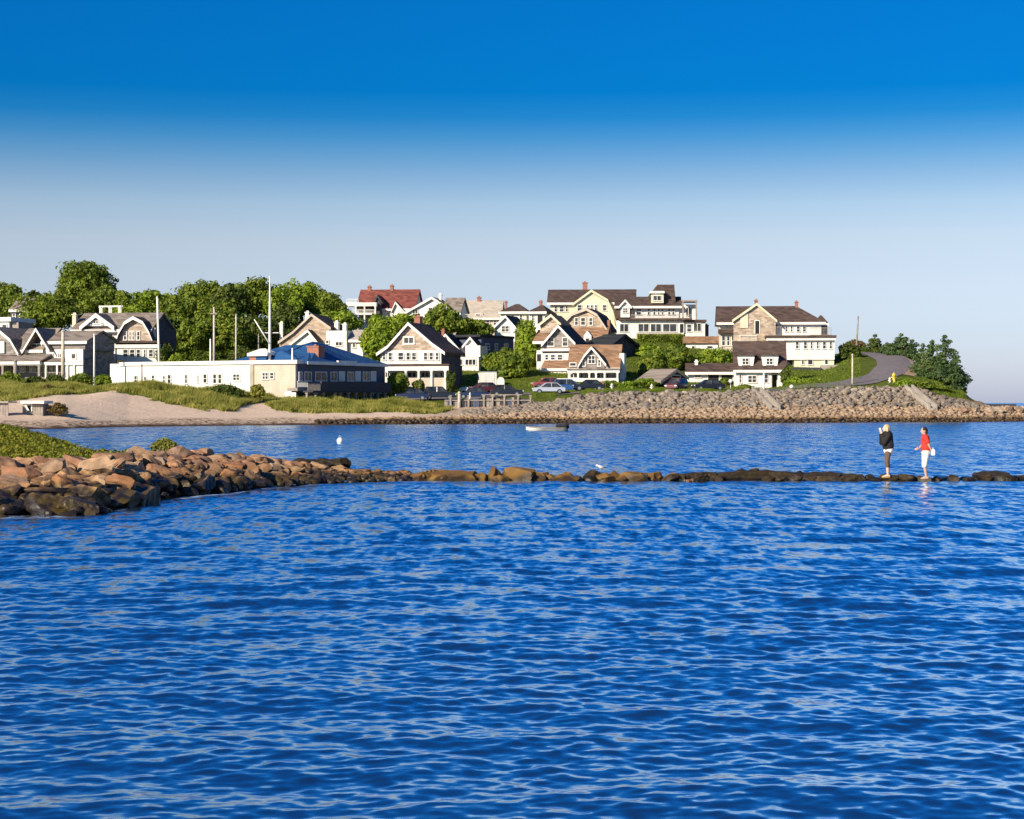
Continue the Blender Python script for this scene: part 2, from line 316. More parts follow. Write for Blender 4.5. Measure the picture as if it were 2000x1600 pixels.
# ------------------------------------------------------------------ sea
def build_sea():
    pys = np.concatenate([np.arange(787 + 2100, 1640, -6.0), np.arange(1640, 805, -1.45), HOR + np.geomspace(18, 0.22, 60)])
    ys = CAMZ * F / (pys - HOR)
    pxs = np.concatenate([np.arange(-5200, -700, 90.0), np.arange(-700, 2701, 4.0), np.arange(2790, 7300, 90.0)])
    PX, YY = np.meshgrid(pxs, ys); XX = (PX - PX0) * YY / F
    dY = np.gradient(ys)[:, None]; r = np.random.default_rng(11)
    Z = np.zeros_like(XX); DX = np.zeros_like(XX); DYY = np.zeros_like(XX)
    x = XX; y = YY
    comps = []
    for k in range(140):
        lam = 0.11 * (0.80 / 0.11) ** (k / 105 + r.uniform(0, 0.01)) if k < 105 else 0.8 * (3.0 / 0.8) ** ((k - 105) / 35)
        th = math.radians(-101) + (r.choice([-1, 1]) * r.uniform(0.1, 1.25) if lam < 0.7 else r.normal(0, 0.8 if lam < 1.2 else 0.5))
        slope = (0.0128 if lam < 0.4 else 0.0088 if lam < 0.8 else 0.0068) * r.uniform(0.5, 1.5)
        comps.append((lam, th, slope * lam / 6.283))
    tot = sum((a / l) ** 2 for l, _, a in comps); res = np.zeros_like(XX)
    for lam, th, a in comps:
        k = 6.283 / lam; cx, cy = math.cos(th), math.sin(th)
        filt = np.clip((lam / max(abs(cy), 0.35) / (2.2 * dY) - 0.8) / 1.4, 0, 1)
        ph = k * (cx * x + cy * y) + r.uniform(0, 6.28) + 0.6 * np.sin(0.31 / lam ** 0.5 * (x * cy - y * cx) + lam * 7)
        s, c = np.sin(ph), np.cos(ph); res += filt ** 2 * (a / lam) ** 2
        Z += a * filt * s; DX += -a * 0.75 * filt * cx * c * -1; DYY += -a * 0.75 * filt * cy * c * -1
    gust = np.clip(0.9 + 0.5 * vnoise(XX * 1.6, YY * 1.0, 21, 4), 0.35, 1.6)
    Z *= gust
    nc = len(pxs); nr = len(ys); idx = np.arange(nc * nr).reshape(nr, nc)
    Fc = np.stack([idx[:-1, :-1], idx[:-1, 1:], idx[1:, 1:], idx[1:, :-1]], -1).reshape(-1, 4)
    me = fastmesh('sea', np.stack([XX + DX, YY + DYY, Z], -1).reshape(-1, 3), Fc, True)
    # surf: against the breakwater's front edge and along the far beach
    fx = np.interp(PX, [-200, 0, 200, 260, 350, 450, 520, 620, 720, 820, 1300, 1700, 2050], [38.5, 39.3, 40.2, 43.5, 47.2, 49.6, 52.6, 55.2, 56.4, 57.0, 56.6, 57.3, 57.3])
    f1 = np.exp(-((YY - fx + 0.2) / 0.55) ** 2) * np.clip(vnoise(XX * 9, YY * 9, 31) * 1.4 + 0.25, 0, 1) * np.where(PX > 860, 0.45, 0.85) * (np.abs(PX - 900) < 1200)
    f2 = np.exp(-((YY - shore(PX) + 1.0) / 1.6) ** 2) * np.clip(vnoise(XX * 2, YY * 2, 33) + 0.35, 0, 1) * np.where(PX < 900, 0.8, 0.35)
    attr(me, 'ripple', np.sqrt(np.clip(1 - res / tot, 0, 1)).ravel())
    attr(me, 'foam', np.clip(f1 + f2, 0, 1).ravel())
    m, t, b = newmat('sea_water'); p = wpos(t)
    mp = t.nodes.new('ShaderNodeMapping'); mp.inputs['Scale'].default_value = (0.75, 1.5, 1); t.links.new(p, mp.inputs[0])
    # ripples too small for the mesh tilt the normal directly, a little more towards the lee side the wind pushes them to
    mpf = t.nodes.new('ShaderNodeMapping'); mpf.inputs['Scale'].default_value = (1.9, 0.6, 1); t.links.new(p, mpf.inputs[0])
    def nv(scale, k, mp=mp):
        n = t.nodes.new('ShaderNodeTexNoise'); n.inputs['Scale'].default_value = scale; n.inputs['Detail'].default_value = 3; t.links.new(mp.outputs[0], n.inputs['Vector'])
        s = t.nodes.new('ShaderNodeVectorMath'); s.operation = 'SUBTRACT'; t.links.new(n.outputs['Color'], s.inputs[0]); s.inputs[1].default_value = (0.5, 0.5, 0.5)
        q = t.nodes.new('ShaderNodeVectorMath'); q.operation = 'MULTIPLY'; t.links.new(s.outputs[0], q.inputs[0]); q.inputs[1].default_value = (k * 0.8, k, 0); return q.outputs[0]
    def vadd(a, b):
        n = t.nodes.new('ShaderNodeVectorMath'); n.operation = 'ADD'; t.links.new(a, n.inputs[0])
        if isinstance(b, tuple): n.inputs[1].default_value = b
        else: t.links.new(b, n.inputs[1])
        return n.outputs[0]
    ra = t.nodes.new('ShaderNodeAttribute'); ra.attribute_name = 'ripple'
    def vscale(v, f):
        n = t.nodes.new('ShaderNodeVectorMath'); n.operation = 'SCALE'; t.links.new(v, n.inputs[0]); t.links.new(f, n.inputs['Scale']); return n.outputs[0]
    far = vscale(vadd(vadd(nv(3.6, 0.30, mpf), vadd(nv(1.4, 0.40, mpf), nv(0.45, 0.18, mpf))), (-0.02, -0.06, 0)), ra.outputs['Fac'])
    nn = vadd(vadd(t.nodes.new('ShaderNodeNewGeometry').outputs['Normal'], vadd(nv(2.8, 0.20, mpf), nv(9.0, 0.26))), far)
    nz = t.nodes.new('ShaderNodeVectorMath'); nz.operation = 'NORMALIZE'; t.links.new(nn, nz.inputs[0]); 
    at = t.nodes.new('ShaderNodeAttribute'); at.attribute_name = 'foam'
    fo = math_(t, 'MULTIPLY', at.outputs['Fac'], rampf(t, noise(t, p, 3.5, 4), 0.36, 0.6))
    col = mixrgb(t, noise(t, p, 0.05, 2), (0.005, 0.022, 0.075), (0.007, 0.030, 0.095))
    df = t.nodes.new('ShaderNodeBsdfDiffuse'); gl = t.nodes.new('ShaderNodeBsdfGlossy'); fr = t.nodes.new('ShaderNodeFresnel'); mx = t.nodes.new('ShaderNodeMixShader')
    t.links.new(mixrgb(t, fo, col, (0.75, 0.75, 0.75)), df.inputs['Color']); gl.inputs['Color'].default_value = (0.70, 0.84, 0.98, 1)
    t.links.new(math_(t, 'ADD', 0.15, math_(t, 'MULTIPLY', fo, 0.6)), gl.inputs['Roughness']); fr.inputs['IOR'].default_value = 1.5
    for q in (df, gl, fr): t.links.new(nz.outputs[0], q.inputs['Normal'])
    cl = math_(t, 'MINIMUM', math_(t, 'MULTIPLY', fr.outputs[0], 2.2), 1.0); t.links.new(cl, mx.inputs[0]); t.links.new(df.outputs[0], mx.inputs[1]); t.links.new(gl.outputs[0], mx.inputs[2]); t.links.new(mx.outputs[0], t.nodes['Material Output'].inputs[0]); t.nodes.remove(b)
    o = mk('sea', me, m); o['kind'] = 'structure'
build_sea()
# ------------------------------------------------------------------ houses: a frame turns what is seen on a facade plane into metres
class Fr:
    """a facade plane through column pxc at distance Y, turned rot degrees (positive: faces left of the camera); w runs into the house"""
    def __init__(s, pxc, Y, rot=0.0):
        s.Y = Y; s.a = math.radians(rot); s.ca = math.cos(s.a); s.sa = math.sin(s.a); s.X = (pxc - PX0) * Y / F
    def u(s, px, w=0.0): return ((px - PX0) * (s.Y + w * s.ca) - F * (s.X + w * s.sa)) / (F * s.ca + (px - PX0) * s.sa)
    def dep(s, u, w): return s.Y - u * s.sa + w * s.ca
    def z(s, py, u, w): return CAMZ + (HOR - py) * s.dep(u, w) / F
    def p(s, u, w, z): return Vector((s.X + u * s.ca + w * s.sa, s.Y - u * s.sa + w * s.ca, z))
class House:
    def __init__(s, name, label, pxc, Y, base_py, rot=12, cat='house', group=None):
        s.f = Fr(pxc, Y, rot); s.base = W(pxc, base_py, Y)
        s.root = thing(name, label, cat, s.base, group)
    def add(s, name, V, Fc, mat, parent=None):
        org = s.base
        me = pymesh(name, [Vector(v) - org for v in V], Fc)
        return mk(name, me, mat, parent or s.root)
    def box(s, name, px0, px1, pt, pb, w0, w1, mat, parent=None, f=None, down=0.0):
        f = f or s.f; u0, u1 = f.u(px0, w0), f.u(px1, w0); um = (u0 + u1) / 2
        z1, z0 = f.z(pt, um, w0), f.z(pb, um, w0) - down
        V, Fc = boxvf(u0, u1, w0, w1, z0, z1)
        return s.add(name, [f.p(*v) for v in V], Fc, mat, parent)
    def prism(s, name, poly, w0, w1, mat, parent=None, f=None):
        f = f or s.f; um = f.u(sum(p[0] for p in poly) / len(poly), w0)
        P = [(f.u(px, w0), f.z(py, um, w0)) for px, py in poly]; n = len(P)
        V = [f.p(u, w0, z) for u, z in P] + [f.p(u, w1, z) for u, z in P]
        Fc = [tuple(range(n)), tuple(range(2 * n - 1, n - 1, -1))] + [(i, (i + 1) % n, n + (i + 1) % n, n + i) for i in range(n)]
        return s.add(name, V, Fc, mat, parent)
    def roofline(s, name, pts, w0, w1, mat, t=0.28, parent=None, f=None, trim=None, tw=0.32):
        """roof slabs following a gable outline, running back from the facade; trim adds the bargeboards"""
        f = f or s.f; um = f.u(sum(p[0] for p in pts) / len(pts), w0)
        P = [(f.u(px, w0), f.z(py, um, w0)) for px, py in pts]
        def slab(P, w0, w1, t0, t1):
            parts = []
            for (a, b) in zip(P[:-1], P[1:]):
                V = [(a[0], w0, a[1] + t0), (b[0], w0, b[1] + t0), (b[0], w1, b[1] + t0), (a[0], w1, a[1] + t0),
                     (a[0], w0, a[1] + t1), (b[0], w0, b[1] + t1), (b[0], w1, b[1] + t1), (a[0], w1, a[1] + t1)]
                parts.append((V, [(0, 3, 2, 1), (4, 5, 6, 7), (0, 1, 5, 4), (1, 2, 6, 5), (2, 3, 7, 6), (3, 0, 4, 7)]))
            return join(parts)
        V, Fc = slab(P, w0, w1, -t * 0.5, t * 0.5)
        r = s.add(name, [f.p(*v) for v in V], Fc, mat, parent)
        if trim:
            V, Fc = slab(P, w0 - 0.09, w0 - 0.01, -tw, t * 0.5 - 0.03)
            s.add('bargeboard', [f.p(*v) for v in V], Fc, trim, r)
        return r
    def roofu(s, name, px0, px1, prof, mat, t=0.28, parent=None, f=None, trim=None):
        """roof slabs with the eave along the facade; prof = (w, py) from the front eave over the ridge"""
        f = f or s.f; w0 = prof[0][0]; u0, u1 = f.u(px0, w0), f.u(px1, w0); um = (u0 + u1) / 2
        P = [(w, f.z(py, um, w)) for w, py in prof]; parts = []
        for (a, b) in zip(P[:-1], P[1:]):
            V = [(u0, a[0], a[1] - t / 2), (u1, a[0], a[1] - t / 2), (u1, b[0], b[1] - t / 2), (u0, b[0], b[1] - t / 2),
                 (u0, a[0], a[1] + t / 2), (u1, a[0], a[1] + t / 2), (u1, b[0], b[1] + t / 2), (u0, b[0], b[1] + t / 2)]
            parts.append((V, [(0, 3, 2, 1), (4, 5, 6, 7), (0, 1, 5, 4), (1, 2, 6, 5), (2, 3, 7, 6), (3, 0, 4, 7)]))
        V, Fc = join(parts); r = s.add(name, [f.p(*v) for v in V], Fc, mat, parent)
        if len(P) >= 3:      # gable ends under the slabs
            for u in (u0 + 0.35, u1 - 0.35 - 0.2):
                n = len(P); V = [(u, w, z - t / 2 - 0.02) for w, z in P] + [(u + 0.2, w, z - t / 2 - 0.02) for w, z in P]
                Fc = [tuple(range(n)), tuple(range(2 * n - 1, n - 1, -1))] + [(i, (i + 1) % n, n + (i + 1) % n, n + i) for i in range(n)]
                s.add('gable_end', [f.p(*v) for v in V], Fc, trim or white_sid, r)
        V, Fc = boxvf(u0, u1, w0 - 0.10, w0 - 0.01, P[0][1] - 0.30, P[0][1] + 0.10)
        s.add('fascia', [f.p(*v) for v in V], Fc, white, r)
        return r
    def hip(s, name, px0, px1, pe, pr, w0, w1, il, ir, mat, parent=None, f=None, iw=None):
        f = f or s.f; u0, u1 = f.u(px0, w0), f.u(px1, w0); um = (u0 + u1) / 2; wm = (w0 + w1) / 2; iw = 0.0 if iw is None else iw
        ze, zr = f.z(pe, um, w0), f.z(pr, um, wm); e = 0.25
        V = [(u0, w0, ze - e), (u1, w0, ze - e), (u1, w1, ze - e), (u0, w1, ze - e), (u0, w0, ze), (u1, w0, ze), (u1, w1, ze), (u0, w1, ze),
             (u0 + il, wm - iw, zr), (u1 - ir, wm - iw, zr), (u1 - ir, wm + iw + 0.01, zr), (u0 + il, wm + iw + 0.01, zr)]
        Fc = [(0, 3, 2, 1), (0, 1, 5, 4), (1, 2, 6, 5), (2, 3, 7, 6), (3, 0, 4, 7), (4, 5, 9, 8), (5, 6, 10, 9), (6, 7, 11, 10), (7, 4, 8, 11), (8, 9, 10, 11)]
        r = s.add(name, [f.p(*v) for v in V], Fc, mat, parent)
        V, Fc = boxvf(u0 + 0.03, u1 - 0.03, w0 - 0.09, w0 - 0.01, ze - e - 0.12, ze + 0.04); s.add('fascia', [f.p(*v) for v in V], Fc, white, r)
        return r
    def win(s, px0, px1, pt, pb, w=0.0, nx=1, ny=2, f=None, frame=None, name='window', fw=0.11):
        f = f or s.f; w = w - 0.03; u0, u1 = f.u(px0, w), f.u(px1, w); um = (u0 + u1) / 2; z1, z0 = f.z(pt, um, w), f.z(pb, um, w)
        parts = [boxvf(u0, u1, w - 0.09, w, z1 - fw, z1), boxvf(u0 - .05, u1 + .05, w - 0.13, w, z0 - 0.02, z0 + fw),
                 boxvf(u0, u0 + fw, w - 0.088, w, z0 + fw, z1 - fw), boxvf(u1 - fw, u1, w - 0.088, w, z0 + fw, z1 - fw)]
        for k in range(1, nx): x = u0 + (u1 - u0) * k / nx; parts.append(boxvf(x - 0.045, x + 0.045, w - 0.084, w, z0 + fw, z1 - fw))
        for k in range(1, ny): z = z0 + (z1 - z0) * k / ny; parts.append(boxvf(u0 + fw, u1 - fw, w - 0.078, w, z - 0.035, z + 0.035))
        V, Fc = join(parts); o = s.add(name, [f.p(*v) for v in V], Fc, frame or white)
        V, Fc = boxvf(u0 + 0.03, u1 - 0.03, w - 0.035, w + 0.02, z0 + 0.03, z1 - 0.03); s.add('pane', [f.p(*v) for v in V], Fc, glass, o)
        return o
    def wins(s, spans, pt, pb, w=0.0, **k):
        for a, b in spans: s.win(a, b, pt, pb, w, **k)
    def opening(s, px0, px1, pt, pb, w=0.0, f=None, name='doorway'):
        f = f or s.f; w -= 0.02; u0, u1 = f.u(px0, w), f.u(px1, w); um = (u0 + u1) / 2; z1, z0 = f.z(pt, um, w), f.z(pb, um, w)
        V, Fc = boxvf(u0, u1, w, w + 0.06, z0, z1); o = s.add(name, [f.p(*v) for v in V], Fc, black)
        parts = [boxvf(u0 - 0.12, u0, w - 0.06, w + 0.05, z0, z1), boxvf(u1, u1 + 0.12, w - 0.06, w + 0.05, z0, z1), boxvf(u0 - 0.12, u1 + 0.12, w - 0.07, w + 0.05, z1, z1 + 0.14)]
        V, Fc = join(parts); s.add('door_frame', [f.p(*v) for v in V], Fc, white, o); return o
    def posts(s, pxs, pt, pb, w, mat=None, r=0.10, f=None, down=0.0):
        f = f or s.f
        for px in pxs:
            u = f.u(px, w); z1, z0 = f.z(pt, u, w), f.z(pb, u, w) - down
            V, Fc = join([boxvf(u - r, u + r, w - r, w + r, z0, z1), boxvf(u - r * 1.5, u + r * 1.5, w - r * 1.5, w + r * 1.5, z1 - 0.15, z1 - 0.002)])
            s.add('post', [f.p(*v) for v in V], Fc, mat or white)
    def rail(s, px0, px1, pt, pb, w, mat=None, f=None):
        f = f or s.f; u0, u1 = f.u(px0, w), f.u(px1, w); um = (u0 + u1) / 2; z1, z0 = f.z(pt, um, w), f.z(pb, um, w)
        parts = [boxvf(u0, u1, w - .05, w + .05, z1 - 0.09, z1), boxvf(u0, u1, w - .04, w + .04, z0, z0 + 0.08)]
        n = max(2, int((u1 - u0) / 0.22))
        for k in range(n + 1): x = u0 + (u1 - u0) * k / n; parts.append(boxvf(x - 0.025, x + 0.025, w - .025, w + .025, z0, z1 - 0.02))
        V, Fc = join(parts); return s.add('railing', [f.p(*v) for v in V], Fc, mat or white)
    def chimney(s, px0, px1, pt, pb, w0, mat, parent=None, f=None, deep=1.0):
        f = f or s.f; u0, u1 = f.u(px0, w0), f.u(px1, w0); um = (u0 + u1) / 2; z1, z0 = f.z(pt, um, w0), f.z(pb, um, w0) - 0.6
        parts = [boxvf(u0, u1, w0, w0 + deep, z0, z1 - 0.2), boxvf(u0 - 0.1, u1 + 0.1, w0 - 0.1, w0 + deep + 0.1, z1 - 0.2, z1 - 0.05), boxvf(um - 0.18, um + 0.18, w0 + deep / 2 - .18, w0 + deep / 2 + .18, z1 - 0.05, z1 + 0.18)]
        V, Fc = join(parts); return s.add('chimney', [f.p(*v) for v in V], Fc, mat, parent)
    def gable(s, pts, bottom, w0, w1, wall, roof, over=0.5, trim=None, t=0.28, ext=None):
        """gable wall under an outline pts (left eave .. apex .. right eave) with its roof"""
        l, r = pts[0], pts[-1]
        poly = [(l[0] + 3, bottom), (r[0] - 3, bottom), (r[0] - 3, r[1] + 1)] + [(x, y + 2) for x, y in pts[-2:0:-1]] + [(l[0] + 3, l[1] + 1)]
        s.prism('gable_wall', poly, w0, w1 - 0.1, wall)
        return s.roofline('roof', pts, w0 - over, w1, roof, t=t, trim=trim or white)
    def founds(s, px0, px1, pb, w0, w1, f=None):
        s.box('foundation', px0 + 1, px1 - 1, pb - 1, pb, w0 + 0.05, w1 - 0.05, concrete, f=f, down=3.0)
# ---- far left: grey roofed house, cut by the frame
h = House('beach_house', 'grey roofed shingle house at far left with twin gables and white porch fascia', 40, 256, 748, 18)
h.box('ground_storey', -70, 160, 706, 750, 0.0, 9, grey_sh, down=1.5); h.box('upper_storey', -70, 158, 683, 706, 0.06, 9, grey_sh); h.box('white_front', -69, 157, 683.5, 706, -0.04, 0.03, white_sid)  # upper storey sides greyed as painted shade; only the front stays white
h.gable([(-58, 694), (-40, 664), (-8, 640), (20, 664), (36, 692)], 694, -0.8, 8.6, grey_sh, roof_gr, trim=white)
h.box('bay_window', -6, 8, 667, 690, -1.1, 0.05, white)
r = h.roofu('roof', 20, 84, [(-0.5, 685), (4.2, 643), (9, 685)], roof_gr)
h.gable([(43, 687), (70, 642), (97, 686)], 686, 0.35, 6, dark_sh, roof_gr, over=1.5, trim=white)  # gable wall under the overhang, its shadow put into the dark colour
h.win(53, 92, 671, 685, 0.3, nx=4, ny=1)
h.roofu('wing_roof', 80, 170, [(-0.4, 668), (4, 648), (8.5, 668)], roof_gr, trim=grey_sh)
h.box('wing_wall', 84, 166, 668, 684, 0.02, 8, grey_sh)  # wing wall and gable ends above greyed to stand in for shade
h.wins([(73, 80), (94, 104), (113, 121)], 690, 700, -0.05, nx=2, ny=1)
h.roofu('porch_roof', -70, 78, [(-3.2, 708), (0.1, 693)], roof_gr); h.box('porch_beam', -70, 79, 708.5, 714, -3.1, -2.8, white)
h.roofu('side_porch_roof', 80, 163, [(-2.4, 709), (0.1, 700)], roof_gr)
h.box('end_wall', 128, 162, 682, 738, -2.2, -2.0, white, down=1.5); h.win(139, 149, 690, 702, -2.2, ny=1); h.box('end_side', 157, 162.5, 683, 738, -1.98, -0.02, grey_sh, down=1.5)  # end_side is a grey panel that paints the side as shaded
h.posts([-20, 6, 30, 77], 714, 746, -2.9, wood, 0.16, down=1.2); h.posts([90, 112, 132, 145], 711, 742, -2.35, white, 0.12, down=1.2)
h.wins([(38, 50), (58, 64), (66, 75), (86, 94), (97, 104), (106, 112)], 714, 728, 0.0)
h.rail(80, 128, 727, 736, -2.3, wood)

# ---- pale house with the gambrel front and the pediment
h = House('beach_house', 'pale house with white gambrel front gable, pediment with round window and sunroom', 225, 268, 722, 8)
h.box('wall', 144, 304, 640, 722, 0, 9.5, dark_sh, down=2); h.box('white_front', 144.5, 303.5, 641, 722, -0.08, -0.01, white_sid, down=2)  # dark body gives the sides painted shade behind the white front
r = h.roofu('roof', 138, 297, [(-0.8, 645), (4.6, 613), (10, 645)], roof_gr, trim=dark_sh)  # gable ends coloured dark for shade as well
h.chimney(141, 148, 613, 642, 1.0, cream, r, deep=0.8)
h.prism('pediment', [(159, 637), (187, 616), (219, 637)], -0.8, 3.0, white)
h.roofline('pediment_roof', [(155, 639), (187, 613), (223, 639)], -1.2, 3.4, roof_gr, trim=white, tw=0.55)
h.win(182, 193, 621, 633, -0.8, nx=2, ny=2); h.win(173, 178, 629, 635, -0.8, ny=1); h.win(197, 202, 629, 635, -0.8, ny=1)
h.gable([(226, 668), (231, 650), (243, 630), (260, 620), (279, 630), (291, 650), (298, 668)], 668, -1.0, 6, tan_sh, roof_br, over=0.7, trim=white, t=0.4)
h.wins([(241, 248), (252, 257), (258, 263), (267, 274)], 647, 665, -1.0)
h.wins([(147, 152), (154, 159), (161, 166), (170, 178), (184, 190), (191, 197), (211, 222)], 651, 663, -0.09)
h.box('porch_slab', 116, 312, 666, 670, -3.4, -0.05, roof_br)
h.box('porch_beam', 209, 312, 673, 680, -3.3, -2.9, white)
h.box('sunroom', 228, 307, 680, 710, -3.0, -0.1, grey_sh, down=1.5); h.box('sunroom_front', 228.3, 306.7, 680, 710, -3.07, -3.01, white_sid, down=1.5)  # sunroom sides greyed for shade, front panel left white
h.wins([(240, 251), (253, 264), (266, 275), (280, 286), (290, 300)], 682, 698, -3.08)
h.box('recess_wall', 166, 226, 671, 724, -0.4, -0.05, dark_sh, down=1.5); h.posts([168, 200, 224], 671, 722, -3.0, white, 0.14, down=1.5)  # recess wall coloured dark for the shade under the porch
h.wins([(172, 180), (186, 196), (206, 218)], 684, 702, -0.4)

# ---- long white beach club with the blue hipped roofs
h = House('beach_club', 'long low white beach building with blue hipped roofs and a shaded two storey side', 578, 230, 783, 28.6, cat='building')
A = h.f; G = Fr(578.5, 230.0, -61.4)
h.box('long_wall', 215, 493, 709, 785, 0.25, 11.5, white_sid, down=1.5)
h.box('parapet', 232, 497, 706, 713, 0.0, 11.0, white)
h.box('corner_wall', 494, 577, 709, 785, -0.02, 11.9, beige, down=1.5)
h.box('parapet_corner', 493, 580, 703.5, 711, -0.3, 11.8, white)
h.box('pilaster', 488, 495, 712, 782, -0.15, 0.3, concrete)
h.box('flat_roof', 240, 560, 705.5, 706.3, 0.4, 11.2, flatroof)
h.box('white_base', 556, 578, 764, 786, -0.12, 0.0, white)
for a, b, c, d, n in [(262, 269, 733, 750, 1), (281, 287, 735, 750, 1), (296, 303, 732, 748, 1), (318, 324, 733, 750, 1), (327, 335, 731, 750, 1), (361, 367, 731, 750, 1), (384, 388, 732, 748, 1), (397, 405, 730, 749, 1),
                      (416, 424, 730, 750, 1), (426, 434, 730, 750, 1), (455, 469, 730, 744, 2)]: h.win(a, b, c, d, 0.25, nx=n)
h.win(512, 525, 727, 742, -0.02, nx=2); h.win(527, 536, 727, 741, -0.02, nx=1)
h.box('side_wall', 581.5, 752, 709.5, 786, 0.03, 6.6, navy, f=G, down=1.5)  # shaded side of the club, its shade painted in as navy
h.box('cornice', 581, 754, 707.5, 711, -0.35, 6.4, white, f=G)
for a, b in [(583, 590), (594, 608), (615, 638), (645, 658), (678, 691), (708, 721)]: h.win(a, b, 726, 745, 0.03, nx=2, ny=1, f=G)
for a, b in [(662, 674), (694, 705), (724, 735)]: h.box('blind', a, b, 725, 745, -0.04, 0.0, white, f=G)
h.box('balcony_floor', 612, 762, 764, 767, -3.4, -0.02, deckdk, f=G); h.box('balcony_front', 628, 764, 746, 765, -3.5, -3.3, deckdk, f=G)
h.box('stair_landing', 581, 600, 758, 764, -1.6, -0.03, wood, f=G); h.rail(581, 600, 744.5, 757, -1.6, white, f=G); h.rail(601, 627, 748, 764, -3.35, wood, f=G)
h.posts([600, 617, 631, 653, 664, 680, 695, 711, 724, 738, 752], 767, 786, -3.2, wood, 0.13, f=G, down=0.8)
for a, b in [(604, 628), (634, 650), (656, 676), (684, 708), (714, 744)]: h.win(a, b, 767, 784, 0.03, nx=2, ny=1, f=G)
r1 = h.hip('blue_roof', 443, 606, 707, 674, 2.2, 13.5, 5.5, 2.6, roof_bl)
r2 = h.hip('blue_roof', 600, 757, 709, 668, -0.9, 9.5, 8.6, 9.0, roof_bl, f=G)
r3 = h.hip('blue_roof', 592, 660, 708, 686, 0.2, 9.0, 1.5, 1.0, roof_bl, f=G)
h.box('skylight', 661, 697, 705, 709, -1.0, -0.6, white, r2, f=G)
h.chimney(600, 622, 675, 697, 5.0, brick, r3, deep=1.4)
h.box('cupola', 487, 500, 689, 707, 1.5, 3.2, brick, r1); h.box('cupola_side', 500, 520, 690, 706, 1.55, 3.1, roof_bl, r1)
h.hip('cupola_roof', 483, 523, 690, 681, 1.2, 3.6, 1.2, 1.2, white)

# ---- tan house behind the blue roof
h = House('hill_house', 'pale tan gabled house rising just behind the blue roof with white side wing', 625, 288, 700, 10)
r = h.gable([(543, 668), (572, 648), (608, 614), (646, 641)], 705, 0, 9, tan_sh, roof_br, over=0.4, trim=beige)
h.gable([(566, 672), (601, 645), (628, 679)], 705, -2.2, 0.3, white_sid, roof_br, over=0.4, trim=white)
h.box('side_wing', 637, 677, 646, 705, -0.8, 7, white, down=2); h.win(655, 669, 667, 676, -0.8, nx=2, ny=1); h.win(636, 643, 664, 672, -0.85, ny=1)
h.roofu('wing_roof', 679, 711, [(-0.4, 665), (3.5, 646), (7.4, 665)], roof_pale); h.box('back_wing', 681, 709, 665, 700, 0.02, 7, white_sid, down=2)
h.win(688, 695, 670, 680, 0, ny=1)
h.chimney(653, 660, 628, 646, 2.5, white); h.chimney(669, 676, 632, 646, 2.5, white); h.chimney(546, 552, 630, 660, 5, white, deep=0.8); h.chimney(596, 603, 609, 622, 6, white, r)
h.founds(545, 712, 705, -2.2, 9)

# ---- shingle gable house
h = House('gable_house', 'shingled gable house with white window band and deep white porch beside the club', 803, 256, 752, 15)
h.box('ground_storey', 747, 866, 712, 752, 0.1, 9.5, dark_sh, down=2); h.box('upper_storey', 743, 862, 684, 712, 0, 9.6, dark_sh); h.box('white_front', 743.3, 861.7, 684.5, 712, -0.07, -0.01, white_sid); h.box('porch_back_wall', 747.3, 865.7, 713, 752, 0.02, 0.08, white_sid, down=2)  # side walls coloured dark for shade; thin panels keep the front white
r = h.gable([(735, 691), (757, 676), (797, 631), (844, 672), (869, 690)], 686, -0.06, 9.6, tan_sh, roof_br, over=0.6, trim=white, t=0.35)
h.win(787, 810, 657, 673, -0.06, nx=2, ny=1, fw=0.2)
h.wins([(747, 754), (758, 767), (777, 789), (793, 802), (804, 814), (827, 836), (838, 847), (850, 858)], 688, 704, -0.08)
h.box('porch_roof', 737, 877, 711, 715, -2.7, -0.02, roof_br); h.box('porch_beam', 740, 876, 715.5, 724, -2.6, -2.3, white)
h.posts([744, 793, 818, 843, 870], 724, 752, -2.45, white, 0.14, down=1.5)
h.box('porch_wall', 793, 873, 738, 754, -2.3, -2.1, beige, down=1.5); h.rail(745, 792, 738, 749, -2.4)
h.wins([(752, 762), (768, 786), (796, 814), (822, 839), (848, 866)], 726, 738, 0.01, nx=2, ny=1)
h.chimney(809, 820, 617, 645, 6.0, brick, r, deep=1.3)

# ---- red roofed house on the skyline
h = House('red_roofed_house', 'house with brick red roof and two chimneys on the skyline', 750, 332, 628, 6)
h.box('wall', 701, 806, 601, 632, 0, 9, white_sid, down=3)
r = h.roofu('roof', 694, 812, [(-0.6, 604), (4.6, 567), (9.8, 604)], roof_red)
h.chimney(718, 724, 559, 569, 4.2, brick, r, deep=.8); h.chimney(762, 768, 557, 568, 4.2, brick, r, deep=.8)
h.gable([(724, 606), (737, 577), (747, 592)], 632, -1.6, 4, dark_sh, roof_red, over=0.3, trim=dark_sh)  # first cross gable is shaded, the shade put into its dark wall colour
h.gable([(764, 608), (772, 590), (791, 611)], 632, -1.2, 3, white_sid, roof_red, over=0.4, trim=white)
h.box('porch_roof', 676, 735, 591, 598, -3.0, -0.05, white); h.box('porch_floor', 678, 726, 612, 615, -3.0, -0.05, white); h.posts([679, 695, 712, 733], 598, 622, -2.8, white, 0.13, down=3)
h.rail(677, 700, 584, 591, -2.8); h.rail(680, 733, 605, 612, -2.9)
h.wins([(757, 763), (768, 774), (776, 783), (798, 804)], 609, 620, 0, ny=1); h.opening(718, 727, 602, 616, 0)

